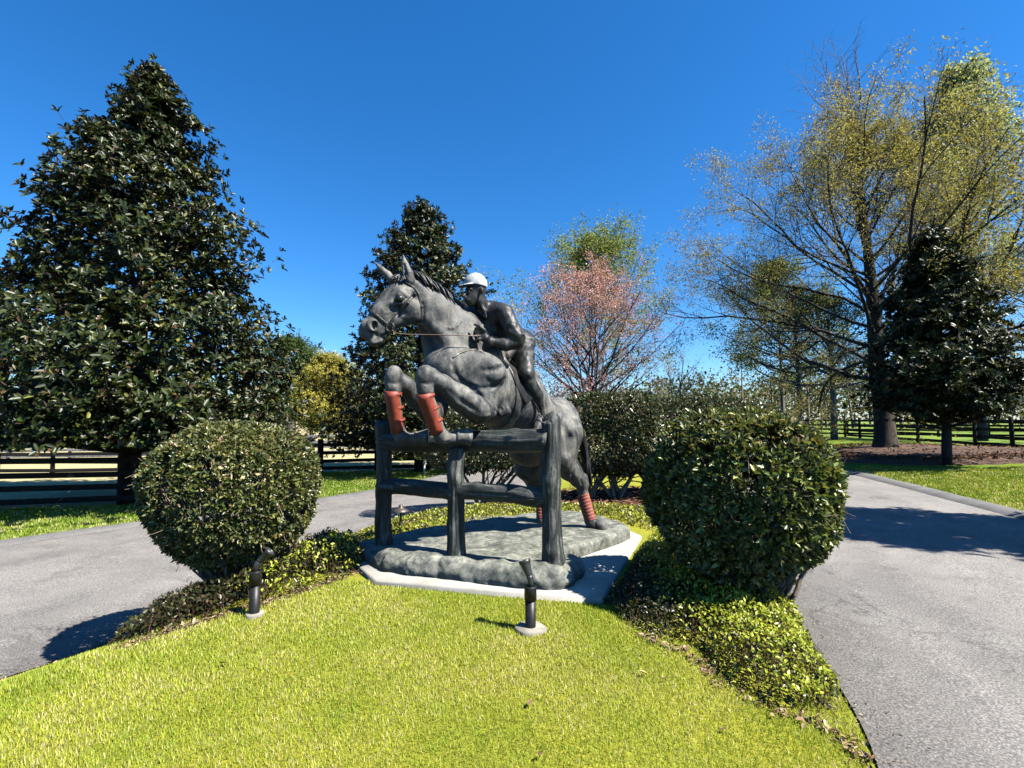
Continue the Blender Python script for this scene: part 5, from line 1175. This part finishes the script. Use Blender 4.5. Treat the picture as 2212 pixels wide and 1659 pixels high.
# ------------------------------------------------------------------ spotlights on pipe stands, path light, marker
def rotlathe(prof, c, d, sides=20): return lathe(prof, sides, c, align(unit(d)))
def spotlight(label, base, h, aim, tilt_dx, fr_=.118, box_head=False):
    base = np.array(base, float); t = thing('spotlight', label, 'lamp', base)
    if fr_:
        rg = np.random.default_rng(int(abs(base[0]) * 99)); a = np.linspace(0, 2 * np.pi, 20, endpoint=False); r = fr_ * (1 + .08 * rg.normal(size=20)); r = (r + np.roll(r, 1)) / 2
        V = np.concatenate([np.c_[base[0] + r * np.cos(a), base[1] + r * np.sin(a), np.full(20, base[2] - .06)], np.c_[base[0] + r * np.cos(a), base[1] + r * np.sin(a), np.full(20, base[2] + .022)], np.c_[base[0] + r * .93 * np.cos(a), base[1] + r * .93 * np.sin(a), np.full(20, base[2] + .030)]])
        i = np.arange(20); j = (i + 1) % 20; F = [np.concatenate([np.stack([i, j, j + 20, i + 20], -1), np.stack([i + 20, j + 20, j + 40, i + 40], -1)]), (i + 40)[None]]
        obj('concrete_footing', mesh('concrete_footing', V, F, M['footing']), t)
    V, F = lathe([(.040, -.02), (.0405, h * .70), (.0405, h * .70)], 24, base); obj('pipe', mesh('pipe', V, F, M['pipe'], True), t)
    V, F = lathe([(.041, h * .69), (.047, h * .695), (.047, h * .985), (.045, h), (.037, h), (.036, h * .95), (0, h * .95)], 24, base); obj('pipe_collar', mesh('pipe_collar', V, F, M['pipe'], True), t)
    k = base + np.array([.0, 0, h]); d0 = unit(np.array([tilt_dx * .4, 0, 1.0])); aim = unit(np.array(aim, float))
    pts = np.array([k + [0, 0, -.03], k + [0, 0, .03], k + d0 * .055, k + d0 * .055 + aim * .03]); V, F = sweep(pts, [.022, .022, .024, .024], 14); obj('knuckle', mesh('knuckle', V, F, M['lamp'], True), t)
    hb_ = k + d0 * .06 + aim * .015
    if box_head:
        prof = [(0, 0), (.026, 0), (.030, .012), (.030, .03), (.033, .035), (.040, .115), (.046, .12), (.046, .15), (.040, .15), (.038, .14)]
    else:
        prof = [(0, 0), (.026, 0), (.030, .01)] + [(.030 + .014 * i / 9 + (.0015 if i % 2 else 0), .015 + .10 * i / 9) for i in range(10)] + [(.050, .122), (.052, .128), (.052, .150), (.046, .152), (.044, .142)]
    prof = [(a * .9, b_ * .8) for a, b_ in prof]; V, F = rotlathe(prof, hb_, aim, 24); hd = obj('lamp_head', mesh('lamp_head', V, F, M['lamp'], True), t)
    V, F = rotlathe([(.0396, .112), (0, .1124)], hb_, aim, 24); obj('lens', mesh('lens', V, F, M['lens'], True), hd)
    return t
b0 = GT(1146, 1362); spotlight('black spotlight on a pipe stand with round concrete footing before the statue', b0, .33, (-.32, .25, .9), -.1)
b1 = GT(549, 1331); spotlight('black spotlight on a pipe stand in front of the left shrub', b1, .36, (.62, .2, .62), .4, .07, True)
pl = GT(865, 1149); t = thing('path_light', 'small brown mushroom path light at the road edge', 'lamp', pl)
V, F = lathe([(.016, -.05), (.014, .27), (.014, .30)], 10, pl); obj('stake', mesh('stake', V, F, M['bronze_path'], True), t)
V, F = lathe([(.022, .275), (.122, .285), (.124, .292), (.075, .322), (.036, .345), (.032, .36), (.025, .38), (0, .385)], 22, pl); obj('lamp_shade', mesh('lamp_shade', V, F, M['bronze_path'], True), t)
wp = GT(917, 1028); V, F = box(wp + [0, 0, .38], .07, .05, .82); V[V[:, 2] > wp[2] + .5] += [-.03, 0, 0]
o = obj('marker_post', mesh('marker_post', V, F, M['white'])); tag(o, 'thin white marker post on the far road verge', 'post')
